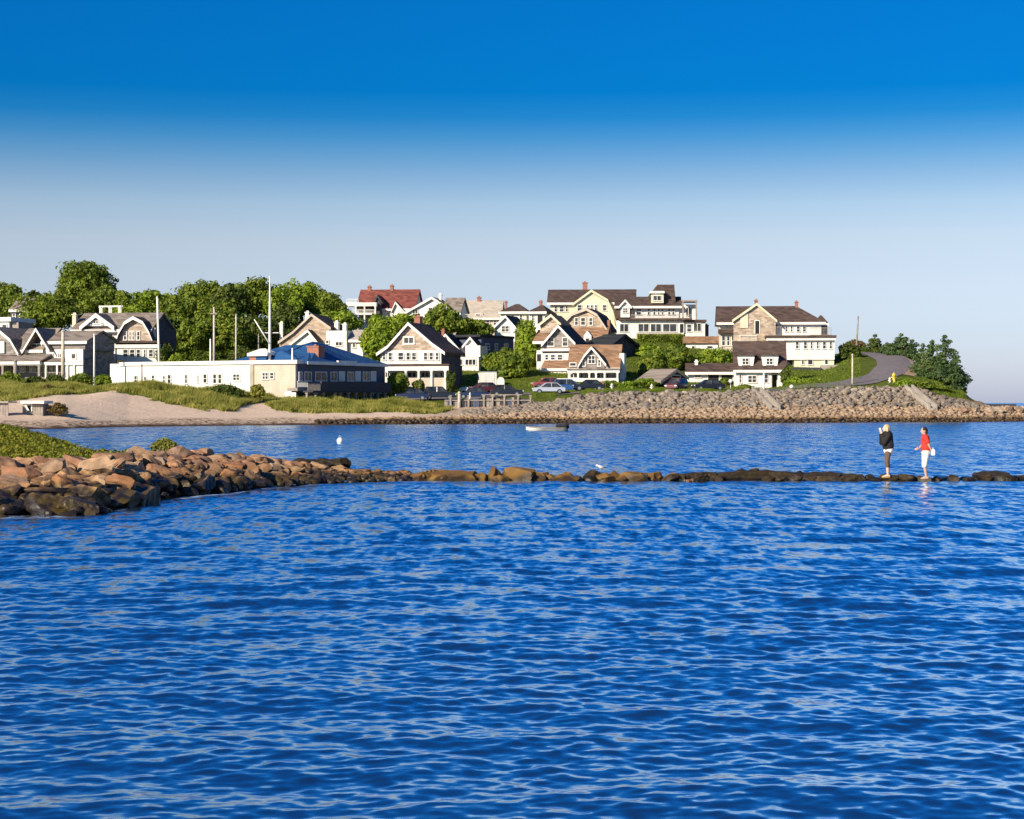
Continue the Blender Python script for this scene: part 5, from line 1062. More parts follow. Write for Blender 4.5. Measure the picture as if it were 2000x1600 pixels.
# ------------------------------------------------------------------ poles and masts
pale_wood = paint('pale_pole_wood', (0.55, 0.49, 0.40), var=0.25, scale=3, dirt=0.3); mastwhite = plain('mast_white', (0.80, 0.79, 0.74), rough=0.35, var=0.05); metal = plain('galvanised_metal', (0.45, 0.45, 0.46), rough=0.4, metal=0.6)
def pole(label, px, top, Y, wpx, lean=0.0, mat=None, arm=None, base_z=None, cat='pole', cap=True, group='utility and mooring poles'):
    s = Y / F; gz = ground(px, Y) if base_z is None else base_z; b = Vector(((px - PX0) * s, Y, gz)); h = CAMZ + (HOR - top) * s - gz; r = max(wpx * s / 2, 0.06)
    root = thing('pole', label, cat, b, group)
    V, Fc = tubevf([(0, 0, -0.8), (-lean * 0.5 * s, 0, h * 0.5), (-lean * s, 0, h)], [r, r * 0.9, r * 0.75], 10); mk('shaft', pymesh('shaft', V, Fc, True), mat or pale_wood, root)
    if cap: V, Fc = lathevf([(r * 0.85, -0.02), (r * 0.95, 0.08), (r * 0.5, 0.2), (0.02, 0.24)], 10); mk('cap', pymesh('cap', V, Fc, True), mat or pale_wood, root, (-lean * s, 0, h))
    if arm:
        z, half = arm; V, Fc = boxvf(-half, half, -0.09, 0.0, -0.08, 0.08); mk('crossarm', pymesh('crossarm', V, Fc), wood, root, (-lean * s, -r - 0.02, z * h))
    return root
pole('thick pale pole rising in front of the twin gabled house', 123, 648, 242, 8, mat=pale_wood)
pole('white post in front of the gambrel fronted house', 184, 655, 240, 4, mat=mastwhite)
pole('weathered thick post at the left porch', 30, 706, 240, 9, mat=wood)
pole('slanted white pole beside the dark end of the gambrel fronted house', 312, 582, 262, 5, lean=5, mat=mastwhite)
pole('dark thin pole before the left part of the long white wall', 277, 714, 224, 3.5, mat=wood)
pole('tall bare pole left of the flagpole', 418, 603, 256, 5, mat=pale_wood, arm=(0.93, 0.5))
pole('short pale post beside the tall bare pole', 411, 665, 254, 4, mat=mastwhite)
pole('thin pale pole between the bare pole and the flagpole', 461, 617, 262, 4, mat=pale_wood)
pole('thin pole behind the leaning spar', 505, 655, 262, 3, mat=wood)
pole('utility pole on the crest right of the big beige house', 1672, 620, 308, 4, lean=-4, mat=wood)
pole('utility pole beside the shore road bend', 1665, 694, 252, 4, mat=pale_wood)
pole('white post above the stone bank below the dormer cottage', 1492, 730, 246, 4, mat=mastwhite)
pole('pale fence post near the timber bulkhead', 918, 770, 236, 3.5, mat=mastwhite)
pole('thick weathered post in the timber bulkhead', 897, 768, 231.0, 7, mat=pale_wood)
def flagpole():
    Y = 234.5; s = Y / F; z0 = W(0, 706, Y).z - 0.25; base = Vector(((527 - PX0) * s, Y, z0)); h = W(0, 543, Y).z - z0
    root = thing('flagpole', 'tall white flagpole with a leaning gaff on the blue roofed beach building', 'flagpole', base)
    V, Fc = tubevf([(0, 0, -1.0), (0, 0, h * 0.45), (0, 0, h)], [0.20, 0.17, 0.07], 12); mk('mast', pymesh('mast', V, Fc, True), mastwhite, root)
    V, Fc = lathevf([(0.02, 0), (0.12, 0.06), (0.12, 0.16), (0.02, 0.22)], 12); mk('finial', pymesh('finial', V, Fc, True), mastwhite, root, (0, 0, h))
    a = Vector(((497 - 527) * s, -0.2, W(0, 624, Y).z - z0)); b = Vector((-0.05, -0.2, W(0, 671, Y).z - z0)); V, Fc = tubevf([a, b], [0.07, 0.09], 8); mk('gaff', pymesh('gaff', V, Fc, True), mastwhite, root)
    V, Fc = boxvf(-1.1, 1.1, -0.06, 0.06, -0.05, 0.05); mk('yardarm', pymesh('yardarm', V, Fc), mastwhite, root, (0, 0.24, W(0, 650, Y).z - z0))
    V, Fc = lathevf([(0.34, 0), (0.34, 0.25), (0.22, 0.35), (0.22, 0.5)], 12); mk('base_collar', pymesh('base_collar', V, Fc), metal, root, (0, 0, -0.1))
flagpole()
o = pole('small white staff on the roof edge right of the flagpole', 571, 683, 232.0, 4, mat=mastwhite, base_z=W(0, 707, 232).z, group=None)
def lamp(label, px, top, Y):
    s = Y / F; gz = ground(px, Y); root = thing('street_lamp', label, 'street lamp', ((px - PX0) * s, Y, gz), 'lamps along the shore road'); h = CAMZ + (HOR - top) * s - gz
    V, Fc = tubevf([(0, 0, -0.4), (0, 0, h - 0.25)], [0.09, 0.06], 8); mk('post', pymesh('post', V, Fc, True), metal, root)
    V, Fc = lathevf([(0.06, 0), (0.24, 0.08), (0.30, 0.3), (0.20, 0.48), (0.03, 0.55)], 12); mk('lantern', pymesh('lantern', V, Fc, True), mastwhite, root, (0, 0, h - 0.3))
lamp('white globed lamp on the lawn before the garage bays', 1427, 744, 248); lamp('white globed lamp at the right end of the road bank', 1546, 755, 244)
# hydrant-like yellow marker, white sign pair, small white bollards
yellow = plain('yellow_paint', (0.62, 0.47, 0.06), rough=0.45)
def marker(name, label, px, py, Y, hpx, col, cat, group=None):
    s = Y / F; h = hpx * s; root = thing(name, label, cat, ((px - PX0) * s, Y, ground(px, Y)), group)
    V, Fc = lathevf([(h * .2, -0.3), (h * .2, h * .08), (h * .15, h * .1), (h * .15, h * .62), (h * .2, h * .66), (h * .17, h * .84), (h * .06, h * .95), (h * .02, h)], 12); mk('body', pymesh('body', V, Fc, True), col, root)
    V, Fc = tubevf([(-h * .3, 0, h * .5), (h * .3, 0, h * .5)], [h * .07, h * .07], 8); mk('side_outlet', pymesh('side_outlet', V, Fc, True), col, root)
marker('hydrant', 'yellow hydrant at the edge of the road bend', 1746, 745, 253.5, 20, yellow, 'hydrant')
marker('bollard', 'white bollard left of the yellow hydrant', 1738, 748, 253, 12, white, 'bollard')
marker('bollard', 'white bollard on the bank below the tan roofed cottage', 1195, 752, 246.5, 13, white, 'bollard', 'white bollards along the road')
marker('bollard', 'white bollard left of the boathouse', 1273, 757, 246, 13, white, 'bollard', 'white bollards along the road')
def signpair():
    Y = 243.5; s = Y / F; root = thing('road_sign', 'pale round topped sign board on a post beside the big round bush', 'sign', ((978 - PX0) * s, Y, ground(978, Y)))
    V, Fc = boxvf(-0.06, 0.06, -0.05, 0.05, -0.4, 2.6); mk('post', pymesh('post', V, Fc), wood, root)
    pr = [(0.5 * math.cos(t), 0.55 * math.sin(t)) for t in np.linspace(0, math.pi, 9)] + [(-0.5, -0.5), (0.5, -0.5)]; n = len(pr)
    V = [(x, -0.12, z) for x, z in pr] + [(x, -0.06, z) for x, z in pr]; Fc = [tuple(range(n)), tuple(range(2 * n - 1, n - 1, -1))] + [(i, (i + 1) % n, n + (i + 1) % n, n + i) for i in range(n)]
    mk('board', pymesh('board', V, Fc), white, root, (0, 0, 2.1)); V, Fc = boxvf(-0.36, 0.36, -0.12, -0.06, 0.45, 1.35); mk('lower_board', pymesh('lower_board', V, Fc), cream, root)
signpair()
# stone gate pier by the hedge, kiosk
h = House('stone_pier', 'square stone gate pier at the road before the glazed porch', 1170, 247.5, 770, 6, cat='pier'); h.box('shaft', 1162, 1179, 748, 772, 0, 1.1, concrete, down=1.2); h.box('cap', 1160, 1181, 745, 748, -0.15, 1.25, roof_tan)
h = House('low_wall', 'pale low wall section beside the stone gate pier', 1195, 243, 778, 2, cat='wall'); h.box('wall', 1178, 1206, 768, 778, 0, 0.5, concrete, down=1); h.box('coping', 1177, 1207, 766.5, 768, -0.1, 0.6, white)
h = House('white_fence', 'short white fence panel right of the glazed porch', 1238, 255, 758, 2, cat='fence'); h.rail(1218, 1254, 747, 757, 0); h.posts([1218, 1230, 1242, 1254], 746, 759, 0.05, white, 0.08, down=.8)
# timber bulkhead along the parking place
h = House('timber_bulkhead', 'weathered dark grey timber bulkhead of upright planks in front of the parked cars', 955, 231.5, 797, 0, cat='bulkhead')
rgb = np.random.default_rng(5); x = 868.0
while x < 1040:
    w = rgb.uniform(5, 8); gap = rgb.uniform(0.4, 1.2); top = np.interp(x, [868, 900, 1000, 1040], [784, 780, 777, 780]) + rgb.uniform(-1.2, 1.2)
    h.box('plank', x, x + w - gap, top, 797, rgb.uniform(-0.06, 0.06), 0.22, [wood, deckdk, navy][int(rgb.choice(3, p=[.2, .5, .3]))], down=1.0); x += w
h.posts([880, 915, 945, 962, 985, 1012, 1036], 772, 797, -0.15, wood, 0.11, down=1.0); h.box('waler', 868, 1040, 781, 783, -0.14, -0.07, wood)
h.box('cap_board', 940, 1020, 770.5, 772, -0.2, 0.4, wood)
# beach structures at the left
h = House('beach_hut', 'low weathered beach hut with white flat roof on the sand at the left', 62, 183, 810, 4, cat='hut')
x = 44
while x < 84:
    h.box('plank', x, x + 4.6, 790, 806, 0, 0.12, wood, down=.6); x += 5
h.box('roof', 40, 86, 783, 788.5, -0.6, 2.2, white); h.box('back_wall', 44, 84, 788.6, 806, 1.8, 1.95, wood, down=.6); h.prism('brace', [(46, 789), (50, 789), (57, 802), (54, 802)], -0.35, -0.25, white); h.box('side_wall', 83, 84.5, 788.6, 806, 0.13, 1.79, wood, down=.6); h.opening(54, 61, 792, 804, 0.0)
h = House('beach_hut', 'second low beach hut cut by the left edge of the picture', -5, 181, 812, 4, cat='hut')
x = -24
while x < 14:
    h.box('plank', x, x + 4.6, 787, 808, 0, 0.12, wood, down=.6); x += 5
h.box('roof', -28, 16, 784, 787, -0.4, 2.2, concrete); h.box('back_wall', -24, 14, 787.2, 808, 1.8, 1.95, wood, down=.6)
h = House('sand_fence', 'tumbledown grey sand fence running right from the beach hut', 108, 184.5, 808, 6, cat='fence')
for i, x in enumerate(range(86, 132, 3)): h.box('slat', x, x + 1.8, 787 + 0.32 * (x - 86) + (i * 7 % 4), 808 - 0.08 * (x - 86), 0.02 * (i % 3), 0.05 + 0.02 * (i % 3), wood, down=.5)
h.posts([88, 108, 124], 788, 807, 0.12, wood, 0.09, down=.5); h.box('rail', 86, 130, 797, 798.2, -0.03, 0.0, wood)
tree('dry_brush', 'dry grey brush piled against the sand fence', 112, 183.5, 787, 809, 44, leaf_dry, 130, 1800, leaf=0.10, cat='bush', trunk=.04, deep=0.5)

# ------------------------------------------------------------------ cars
def carpaint(name, c):
    m, t, b = newmat(name); b.inputs['Base Color'].default_value = (*c, 1); b.inputs['Roughness'].default_value = 0.3; b.inputs['Coat Weight'].default_value = 0.6; b.inputs['Coat Roughness'].default_value = 0.1; return m
tyre = plain('rubber', (0.02, 0.02, 0.02), rough=0.8); rimm = plain('wheel_rim', (0.5, 0.5, 0.5), rough=0.3, metal=0.8); lampm = plain('headlamp', (0.75, 0.75, 0.72), rough=0.15)
def car(label, px, Y, mat, rot=0.0, suv=False, group='cars parked along the shore road', name='parked_car'):
    s = Y / F; root = thing(name, label, 'car', ((px - PX0) * s, Y, ground(px, Y) + 0.07), group); root.rotation_euler.z = math.radians(rot)
    L_, H_ = 4.4, (1.72 if suv else 1.45); hood = 0.92 if not suv else 1.05
    low = [(-2.2, 0.32), (-2.2, 0.72), (-2.05, hood - 0.08), (-1.1, hood), (1.45, hood + 0.02), (2.1, hood - 0.05), (2.2, 0.7), (2.18, 0.32)]
    def loft(prof, y, inset):
        n = len(prof); V = [(x, -y + inset * (z > 0.6) * 0.06, z) for x, z in prof] + [(x, y - inset * (z > 0.6) * 0.06, z) for x, z in prof]
        return V, [tuple(range(n)), tuple(range(2 * n - 1, n - 1, -1))] + [(i, (i + 1) % n, n + (i + 1) % n, n + i) for i in range(n)]
    V, Fc = loft(low, 0.88, 1); me = pymesh('body', V, Fc); b = mk('body', me, mat, root); bv = b.modifiers.new('bevel', 'BEVEL'); bv.width = 0.07; bv.segments = 2
    roof = [(-1.15, hood - .02), (-0.35, H_), (1.05 if not suv else 1.7, H_), (1.75 if not suv else 2.05, hood)]
    n = 4; V = [(x, -0.84 if i in (0, 3) else -0.64, z) for i, (x, z) in enumerate(roof)] + [(x, 0.84 if i in (0, 3) else 0.64, z) for i, (x, z) in enumerate(roof)]
    Fc = [tuple(range(n)), tuple(range(2 * n - 1, n - 1, -1))] + [(i, (i + 1) % n, n + (i + 1) % n, n + i) for i in range(n)]
    mk('cabin_glass', pymesh('cabin_glass', V, Fc), glass, root)
    V, Fc = boxvf(-0.42, 1.12 if not suv else 1.75, -0.66, 0.66, H_ - 0.03, H_ + 0.05); rf = mk('roof', pymesh('roof', V, Fc), mat, root); bv = rf.modifiers.new('bevel', 'BEVEL'); bv.width = 0.03; bv.segments = 2
    for sy in (-1, 1):
        parts = []
        for (x0, z0, x1, z1) in ((-1.15, hood, -0.38, H_), (0.30, hood, 0.30, H_), (1.72 if not suv else 2.03, hood, 1.06 if not suv else 1.70, H_)): parts.append(tubevf([(x0, sy * 0.845, z0), (x1, sy * 0.655, z1)], [0.055, 0.05], 5))
        for q in parts: mk('pillar', pymesh('pillar', *q), mat, root)
        for x in (-1.35, 1.35):
            V, Fc = tubevf([(0, -0.1, 0), (0, 0.1, 0)], [0.33, 0.33], 18); w = mk('wheel', pymesh('wheel', V, Fc), tyre, root, (x, sy * 0.82, 0.32)); V, Fc = tubevf([(0, -0.115, 0), (0, 0.115, 0)], [0.19, 0.19], 12); mk('rim', pymesh('rim', V, Fc), rimm, w)
        V, Fc = boxvf(-2.23, -2.15, sy * 0.72 - 0.16, sy * 0.72 + 0.16, 0.62, 0.78); mk('headlight', pymesh('headlight', V, Fc), lampm, root); V, Fc = boxvf(2.15, 2.23, sy * 0.74 - 0.12, sy * 0.74 + 0.12, 0.66, 0.82); mk('tail_light', pymesh('tail_light', V, Fc), carred, root)
carred = carpaint('red_paint', (0.28, 0.035, 0.03)); navyp = carpaint('navy_paint', (0.012, 0.022, 0.07)); blackp = carpaint('black_paint', (0.012, 0.012, 0.015)); silverp = carpaint('silver_paint', (0.42, 0.46, 0.54)); bluep = carpaint('blue_paint', (0.03, 0.09, 0.26)); whitep = carpaint('white_car_paint', (0.8, 0.8, 0.78)); maroon = carpaint('maroon_paint', (0.11, 0.022, 0.025)); pink = carpaint('faded_red_paint', (0.30, 0.07, 0.075))
car('navy sedan parked nearest the beach building', 805, 238, navyp, 3); car('black car parked right of the navy sedan', 858, 239.5, blackp, 182, suv=True); car('dark blue car behind the left part of the bulkhead', 925, 239.5, navyp, 0); car('black car behind the right part of the bulkhead', 990, 240.5, blackp, 180)
car('silver car parked below the white trimmed gable house', 1072, 241.5, silverp, 4); car('blue car right of the silver car', 1110, 244.5, bluep, 185, suv=True)
car('faded red car on the drive left of the white trimmed gable house', 1069, 253, pink, 8, group=None); car('maroon car parked nose out on the road above the stone bank', 1322, 243.5, maroon, 62, suv=True); car('black car on the road below the garage bays', 1384, 244.5, blackp, 10)
car('dark red car in front of the white trailer', 945, 251.5, maroon, 25, group=None); car('black car on the road before the stone gate pier', 1150, 243.5, blackp, 2)
# white box trailer
h = House('box_trailer', 'tall white box trailer standing beside the big round bush', 957, 257, 757, -8, cat='trailer')
h.box('body', 940, 970, 727, 752, 0, 4.2, white); h.box('top_rail', 939.5, 970.5, 725.5, 727, -0.06, 4.26, metal); h.box('door', 944, 966, 729, 750, -0.06, -0.01, white_sid); h.box('bumper', 939, 971, 752, 754, -0.2, 0.1, deckdk)
for px in (944, 966):
    for wv in (1.0, 2.4):
        c = h.f.p(h.f.u(px, 0), wv, h.base.z + 0.38) - h.base; V, Fc = tubevf([(-0.12, 0, 0), (0.12, 0, 0)], [0.36, 0.36], 14); wl = mk('wheel', pymesh('wheel', V, Fc), tyre, h.root, c); V, Fc = tubevf([(-0.14, 0, 0), (0.14, 0, 0)], [0.18, 0.18], 10); mk('rim', pymesh('rim', V, Fc), rimm, wl)

# ------------------------------------------------------------------ boats, buoy, gull
hullm = plain('hull_paint', (0.70, 0.66, 0.56), rough=0.4, var=0.15, scale=2); hullin = plain('boat_inside', (0.30, 0.25, 0.20), rough=0.6)
def skiff(name, label, loc, L_, beam, depth, rotz, motor=True, flip=False):
    root = thing(name, label, 'boat', loc); root.rotation_euler.z = rotz
    if flip: root.rotation_euler.x = math.pi
    st = np.linspace(0, 1, 12); nr = 9; V, V2 = [], []
    for t in st:
        x = (t - 0.5) * L_; b = beam / 2 * (1 - max(0, (0.42 - t) / 0.42) ** 2.2) * (1 - 0.12 * max(0, t - 0.7) / 0.3); sheer = depth * (1 + 0.35 * (1 - t) ** 2.5); keel = depth * 0.5 * max(0, 0.2 - t) / 0.2
        for k in range(nr):
            a = -1 + 2 * k / (nr - 1); y = b * math.copysign(abs(a) ** 0.8, a); z = keel + (sheer - keel) * abs(a) ** 2.4; V.append((x, y, z)); V2.append((x * 0.97 + 0.03, y * 0.92, z * 0.9 + 0.07))
    Fc = [(i * nr + k, (i + 1) * nr + k, (i + 1) * nr + k + 1, i * nr + k + 1) for i in range(11) for k in range(nr - 1)]; Fc.append(tuple(11 * nr + k for k in range(nr)))
    me = pymesh('hull', V, Fc, True); mk('hull', me, hullm, root)
    Fi = [(i * nr + k, (i + 1) * nr + k, (i + 1) * nr + k + 1, i * nr + k + 1) for i in range(11) for k in range(nr - 1)]; mk('inner_shell', pymesh('inner_shell', V2, Fi, True), hullin, root)
    for sd in (0, nr - 1):
        V3, F3 = tubevf([V[i * nr + sd] for i in range(12)], [0.045] * 12, 6); mk('gunwale', pymesh('gunwale', V3, F3, True), wood, root)
    for t in (0.4, 0.66): x = (t - 0.5) * L_; V3, F3 = boxvf(x - 0.13, x + 0.13, -beam * 0.44, beam * 0.44, depth * 0.72, depth * 0.78); mk('thwart', pymesh('thwart', V3, F3), wood, root)
    if motor:
        V3, F3 = boxvf(-0.16, 0.22, -0.16, 0.16, depth * 0.9, depth * 0.9 + 0.5); e = mk('outboard_motor', pymesh('outboard_motor', V3, F3), black, root, (L_ / 2 + 0.1, 0, 0)); bv = e.modifiers.new('bevel', 'BEVEL'); bv.width = 0.07; bv.segments = 3
        V3, F3 = tubevf([(0.02, 0, depth), (0.06, 0, -0.35)], [0.08, 0.05], 8); mk('motor_leg', pymesh('motor_leg', V3, F3), black, e)
    return root
Yb = 161.0
skiff('moored_skiff', 'pale skiff with dark outboard moored just off the far shore', ((1066 - PX0) * Yb / F, Yb, -0.10), 3.6, 1.4, 0.34, math.radians(8))
V, Fc = boxvf(-0.5, 0.55, -0.5, 0.5, 0.30, 0.62); o = mk('boat_cover', pymesh('boat_cover', V, Fc), black, None, ((1096 - PX0) * Yb / F, Yb + 0.1, -0.04)); tag(o, 'dark covered bundle in the stern of the moored skiff', 'cover'); bv = o.modifiers.new('bevel', 'BEVEL'); bv.width = 0.15; bv.segments = 3
Yd = 254.0; skiff('upturned_dinghy', 'white dinghy lying on the grass left of the white trailer', ((913 - PX0) * Yd / F, Yd, ground(913, Yd) + 0.66), 2.4, 1.2, 0.5, 0.1, False, True)
def buoy():
    Y = 111.0; root = thing('mooring_buoy', 'round white mooring buoy floating before the beach', 'buoy', ((664 - PX0) * Y / F, Y, 0.02))
    V, Fc = lathevf([(0.03, -0.16)] + [(0.2 * math.sin(a), 0.13 - 0.2 * math.cos(a)) for a in np.linspace(0.4, 2.9, 12)] + [(0.03, 0.34)], 20); mk('float', pymesh('float', V, Fc, True), mastwhite, root)
    V, Fc = tubevf([(0.07 * math.cos(a), 0, 0.38 + 0.07 * math.sin(a)) for a in np.linspace(-1.2, 4.3, 12)], [0.015] * 12, 6); mk('mooring_ring', pymesh('mooring_ring', V, Fc, True), metal, root)
buoy()
def gull():
    Y = 58.4; z = W(0, 917, Y).z - 0.02; root = thing('gull', 'small white gull standing on the weedy block of the breakwater', 'bird', ((1173 - PX0) * Y / F, Y, z))
    root.scale = (0.75,) * 3
    V, Fc = tubevf([(-0.20, 0, 0.17), (-0.17, 0, 0.21), (-0.12, 0, 0.20), (-0.03, 0, 0.14), (0.08, 0, 0.12), (0.2, 0, 0.11)], [0.012, 0.034, 0.036, 0.066, 0.055, 0.012], 12); mk('body', pymesh('body', V, Fc, True), mastwhite, root)
    for sy in (-1, 1):
        V, Fc = tubevf([(-0.05, sy * 0.055, 0.165), (0.06, sy * 0.06, 0.155), (0.22, sy * 0.02, 0.125)], [0.02, 0.032, 0.006], 8); mk('wing', pymesh('wing', V, Fc, True), plain('gull_grey', (0.5, 0.52, 0.55)) if sy < 0 else MATS['gull_grey'], root)
        V, Fc = tubevf([(0.0, sy * 0.025, 0.10), (0.0, sy * 0.025, -0.02)], [0.008, 0.007], 5); mk('leg', pymesh('leg', V, Fc), yellow, root)
    V, Fc = tubevf([(-0.195, 0, 0.205), (-0.255, 0, 0.19)], [0.012, 0.003], 6); mk('beak', pymesh('beak', V, Fc), yellow, root)
gull()
# far breakwater block at the open sea, right edge
h = House('distant_jetty', 'dark low jetty against the open sea at the right edge', 1960, 300, 797, 0, cat='jetty'); h.box('deck', 1936, 1985, 789.2, 793, 0, 3, deckdk); h.posts([1940, 1958, 1980], 793, 800, 0.4, deckdk, 0.3, down=1.5)
# ------------------------------------------------------------------ two people on the breakwater
def capsule(a, b, ra, rb, n=14, flat=(1, 1)):
    a, b = Vector(a), Vector(b); d = b - a; L_ = max(d.length, 1e-5); d.normalize(); u = d.cross(Vector((0, 1, 0)) if abs(d.y) < 0.9 else Vector((1, 0, 0))).normalized(); v = d.cross(u)
    prof = [(ra * math.sin(t), -ra * math.cos(t)) for t in np.linspace(0.02, math.pi / 2, 6)] + [(rb * math.cos(t), L_ + rb * math.sin(t)) for t in np.linspace(0, math.pi / 2 - 0.02, 6)]
    V, Fc = [], []
    for r, h in prof:
        for k in range(n): t = 2 * math.pi * k / n; V.append(a + d * h + u * (r * math.cos(t) * flat[0]) + v * (r * math.sin(t) * flat[1]))
    for i in range(len(prof) - 1):
        for k in range(n): Fc.append((i * n + k, i * n + (k + 1) % n, (i + 1) * n + (k + 1) % n, (i + 1) * n + k))
    Fc += [tuple(range(n))[::-1], tuple(range((len(prof) - 1) * n, len(prof) * n))]
    return V, Fc
def ellip(c, r, n=16):
    V, Fc = lathevf([(math.sin(t), -math.cos(t)) for t in np.linspace(0.05, math.pi - 0.05, 11)], n); return [Vector((c[0] + x * r[0], c[1] + y * r[1], c[2] + z * r[2])) for x, y, z in V], Fc
def blend(name, parts, vox, smooth, mat, parent):
    V, Fc = join(parts); me = pymesh(name, V, Fc); o = bpy.data.objects.new(name + '_src', me); COL.objects.link(o)
    m = o.modifiers.new('r', 'REMESH'); m.mode = 'VOXEL'; m.voxel_size = vox; s = o.modifiers.new('s', 'SMOOTH'); s.factor = 0.5; s.iterations = smooth
    bpy.context.view_layer.update(); dg = bpy.context.evaluated_depsgraph_get(); out = bpy.data.meshes.new_from_object(o.evaluated_get(dg)); out.name = name
    bpy.data.objects.remove(o); out.materials.clear(); out.shade_smooth(); return mk(name, out, mat, parent)
skin = plain('skin', (0.52, 0.30, 0.20), rough=0.55, var=0.08); skin2 = plain('fair_skin', (0.62, 0.42, 0.31), rough=0.55, var=0.06)
def cloth(name, c, var=0.15):
    m, t, b = newmat(name); tc = t.nodes.new('ShaderNodeTexCoord'); n1 = noise(t, tc.outputs['Object'], 7, 4)
    t.links.new(ramp(t, n1, [(0.3, c3(c, 1 - var)), (0.7, c3(c, 1 + var))]), b.inputs['Base Color']); b.inputs['Roughness'].default_value = 0.85; bump(t, b, noise(t, tc.outputs['Object'], 14, 3, 0.6, 1.0), 0.6, 0.02); return m
def head(c, face=-1):
    x, y, z = c; f = face
    return [ellip((x, y, z + 0.02), (0.092, 0.074, 0.105)), ellip((x + f * 0.022, y, z - 0.045), (0.066, 0.056, 0.068)), capsule((x + f * 0.092, y, z + 0.012), (x + f * 0.112, y, z - 0.022), 0.010, 0.014), capsule((x + f * 0.085, y - 0.02, z - 0.062), (x + f * 0.085, y + 0.02, z - 0.062), 0.010, 0.010),
            ellip((x + 0.01, y - 0.076, z - 0.005), (0.02, 0.012, 0.03)), ellip((x + 0.01, y + 0.076, z - 0.005), (0.02, 0.012, 0.03)), ellip((x + f * 0.078, y - 0.03, z + 0.012), (0.014, 0.014, 0.011)), ellip((x + f * 0.078, y + 0.03, z + 0.012), (0.014, 0.014, 0.011))]
def hand(w, dirv, side, curl=0.5, s=1.0):
    """palm with four unequal bent fingers and a thumb; dirv along the fingers, side towards the thumb"""
    w, d, sd = Vector(w), Vector(dirv).normalized(), Vector(side).normalized(); nrm = d.cross(sd).normalized(); parts = [capsule(w, w + d * 0.075 * s, 0.026, 0.034, flat=(1, 1))]
    for k, (o, ln) in enumerate(((0.030, 0.070), (0.010, 0.080), (-0.011, 0.074), (-0.030, 0.056))):
        b0 = w + d * 0.085 * s + sd * o; b1 = b0 + (d * math.cos(curl * 0.6) + nrm * math.sin(curl * 0.6)) * ln * 0.5; b2 = b1 + (d * math.cos(curl * 1.6) + nrm * math.sin(curl * 1.6)) * ln * 0.55; parts += [capsule(b0, b1, 0.0095, 0.0088, 8), capsule(b1, b2, 0.0088, 0.0075, 8)]
    t0 = w + d * 0.03 + sd * 0.028; t1 = t0 + (d * 0.6 + sd * 0.75).normalized() * 0.04; t2 = t1 + (d * 0.9 + nrm * 0.4).normalized() * 0.032; parts += [capsule(t0, t1, 0.0125, 0.0105, 8), capsule(t1, t2, 0.0105, 0.0085, 8)]
    return parts
def foot(x, y, z=0.0, f=-1): return [capsule((x + 0.05, y, z + 0.045), (x + f * 0.05, y, z + 0.045), 0.040, 0.040, flat=(1, 0.95)), capsule((x + f * 0.05, y, z + 0.035), (x + f * 0.145, y, z + 0.024), 0.036, 0.022, flat=(1, 1.15))]

# person in the dark jacket, facing left, a white camera held up to the face
Y1 = 57.55; z1 = W(0, 932, Y1).z
A = thing('person', 'person in dark jacket and brown cropped trousers holding a white camera to the face', 'person', ((1733 - PX0) * Y1 / F, Y1, z1), 'people standing on the breakwater')
hd = (-0.045, 0.0, 1.555)
legs = [((-0.02, -0.085), 0.0), ((0.035, 0.085), 0.0)]
P = head(hd) + [capsule((0.0, 0, 1.36), (-0.03, 0, 1.46), 0.055, 0.050)]
P += [capsule((0.0, -0.07, 1.33), (0.0, 0.07, 1.33), 0.10, 0.10), capsule((0.0, 0, 1.30), (0.015, 0, 1.08), 0.125, 0.105), capsule((0.015, -0.06, 0.95), (0.015, 0.06, 0.95), 0.125, 0.125), capsule((0.015, 0, 1.08), (0.015, 0, 0.95), 0.11, 0.12)]
for (x, y), _ in legs:
    P += [capsule((0.015, y, 0.88), (x - 0.015, y, 0.47), 0.088, 0.055), capsule((x - 0.015, y, 0.46), (x + 0.01, y, 0.30), 0.052, 0.050), capsule((x + 0.01, y, 0.30), (x + 0.02, y, 0.08), 0.050, 0.034)] + foot(x + 0.01, y)
for sy in (-1, 1):
    P += [capsule((0.0, sy * 0.165, 1.345), (-0.13, sy * 0.20, 1.12), 0.050, 0.042), capsule((-0.13, sy * 0.20, 1.12), (-0.20, sy * 0.075, 1.42), 0.040, 0.028)] + hand((-0.20, sy * 0.075, 1.425), (-0.25, -sy * 0.25, 1.0), (0.6, -sy * 0.8, 0), curl=0.9, s=0.85)
blend('body', P, 0.0085, 2, skin2, A)
J = [capsule((0.0, -0.10, 1.34), (0.0, 0.10, 1.34), 0.125, 0.125), capsule((0.005, 0, 1.34), (0.025, 0, 1.02), 0.175, 0.185), capsule((0.025, -0.05, 1.0), (0.025, 0.05, 1.0), 0.175, 0.175), capsule((0.03, 0, 1.0), (0.035, 0, 0.92), 0.18, 0.165)]
for sy in (-1, 1): J += [capsule((0.0, sy * 0.175, 1.34), (-0.14, sy * 0.215, 1.10), 0.088, 0.080), capsule((-0.14, sy * 0.215, 1.10), (-0.19, sy * 0.095, 1.36), 0.074, 0.055)]
blend('jacket', J, 0.012, 3, cloth('dark_jacket_cloth', (0.010, 0.007, 0.007)), A)
blend('shirt_hem', [capsule((0.035, -0.045, 0.88), (0.035, 0.045, 0.88), 0.155, 0.155, flat=(1, 1)), capsule((0.03, 0, 0.93), (0.035, 0, 0.86), 0.15, 0.155)], 0.012, 3, cloth('white_shirt_cloth', (0.78, 0.76, 0.70)), A)
T = [capsule((0.02, -0.06, 0.90), (0.02, 0.06, 0.90), 0.135, 0.135)]
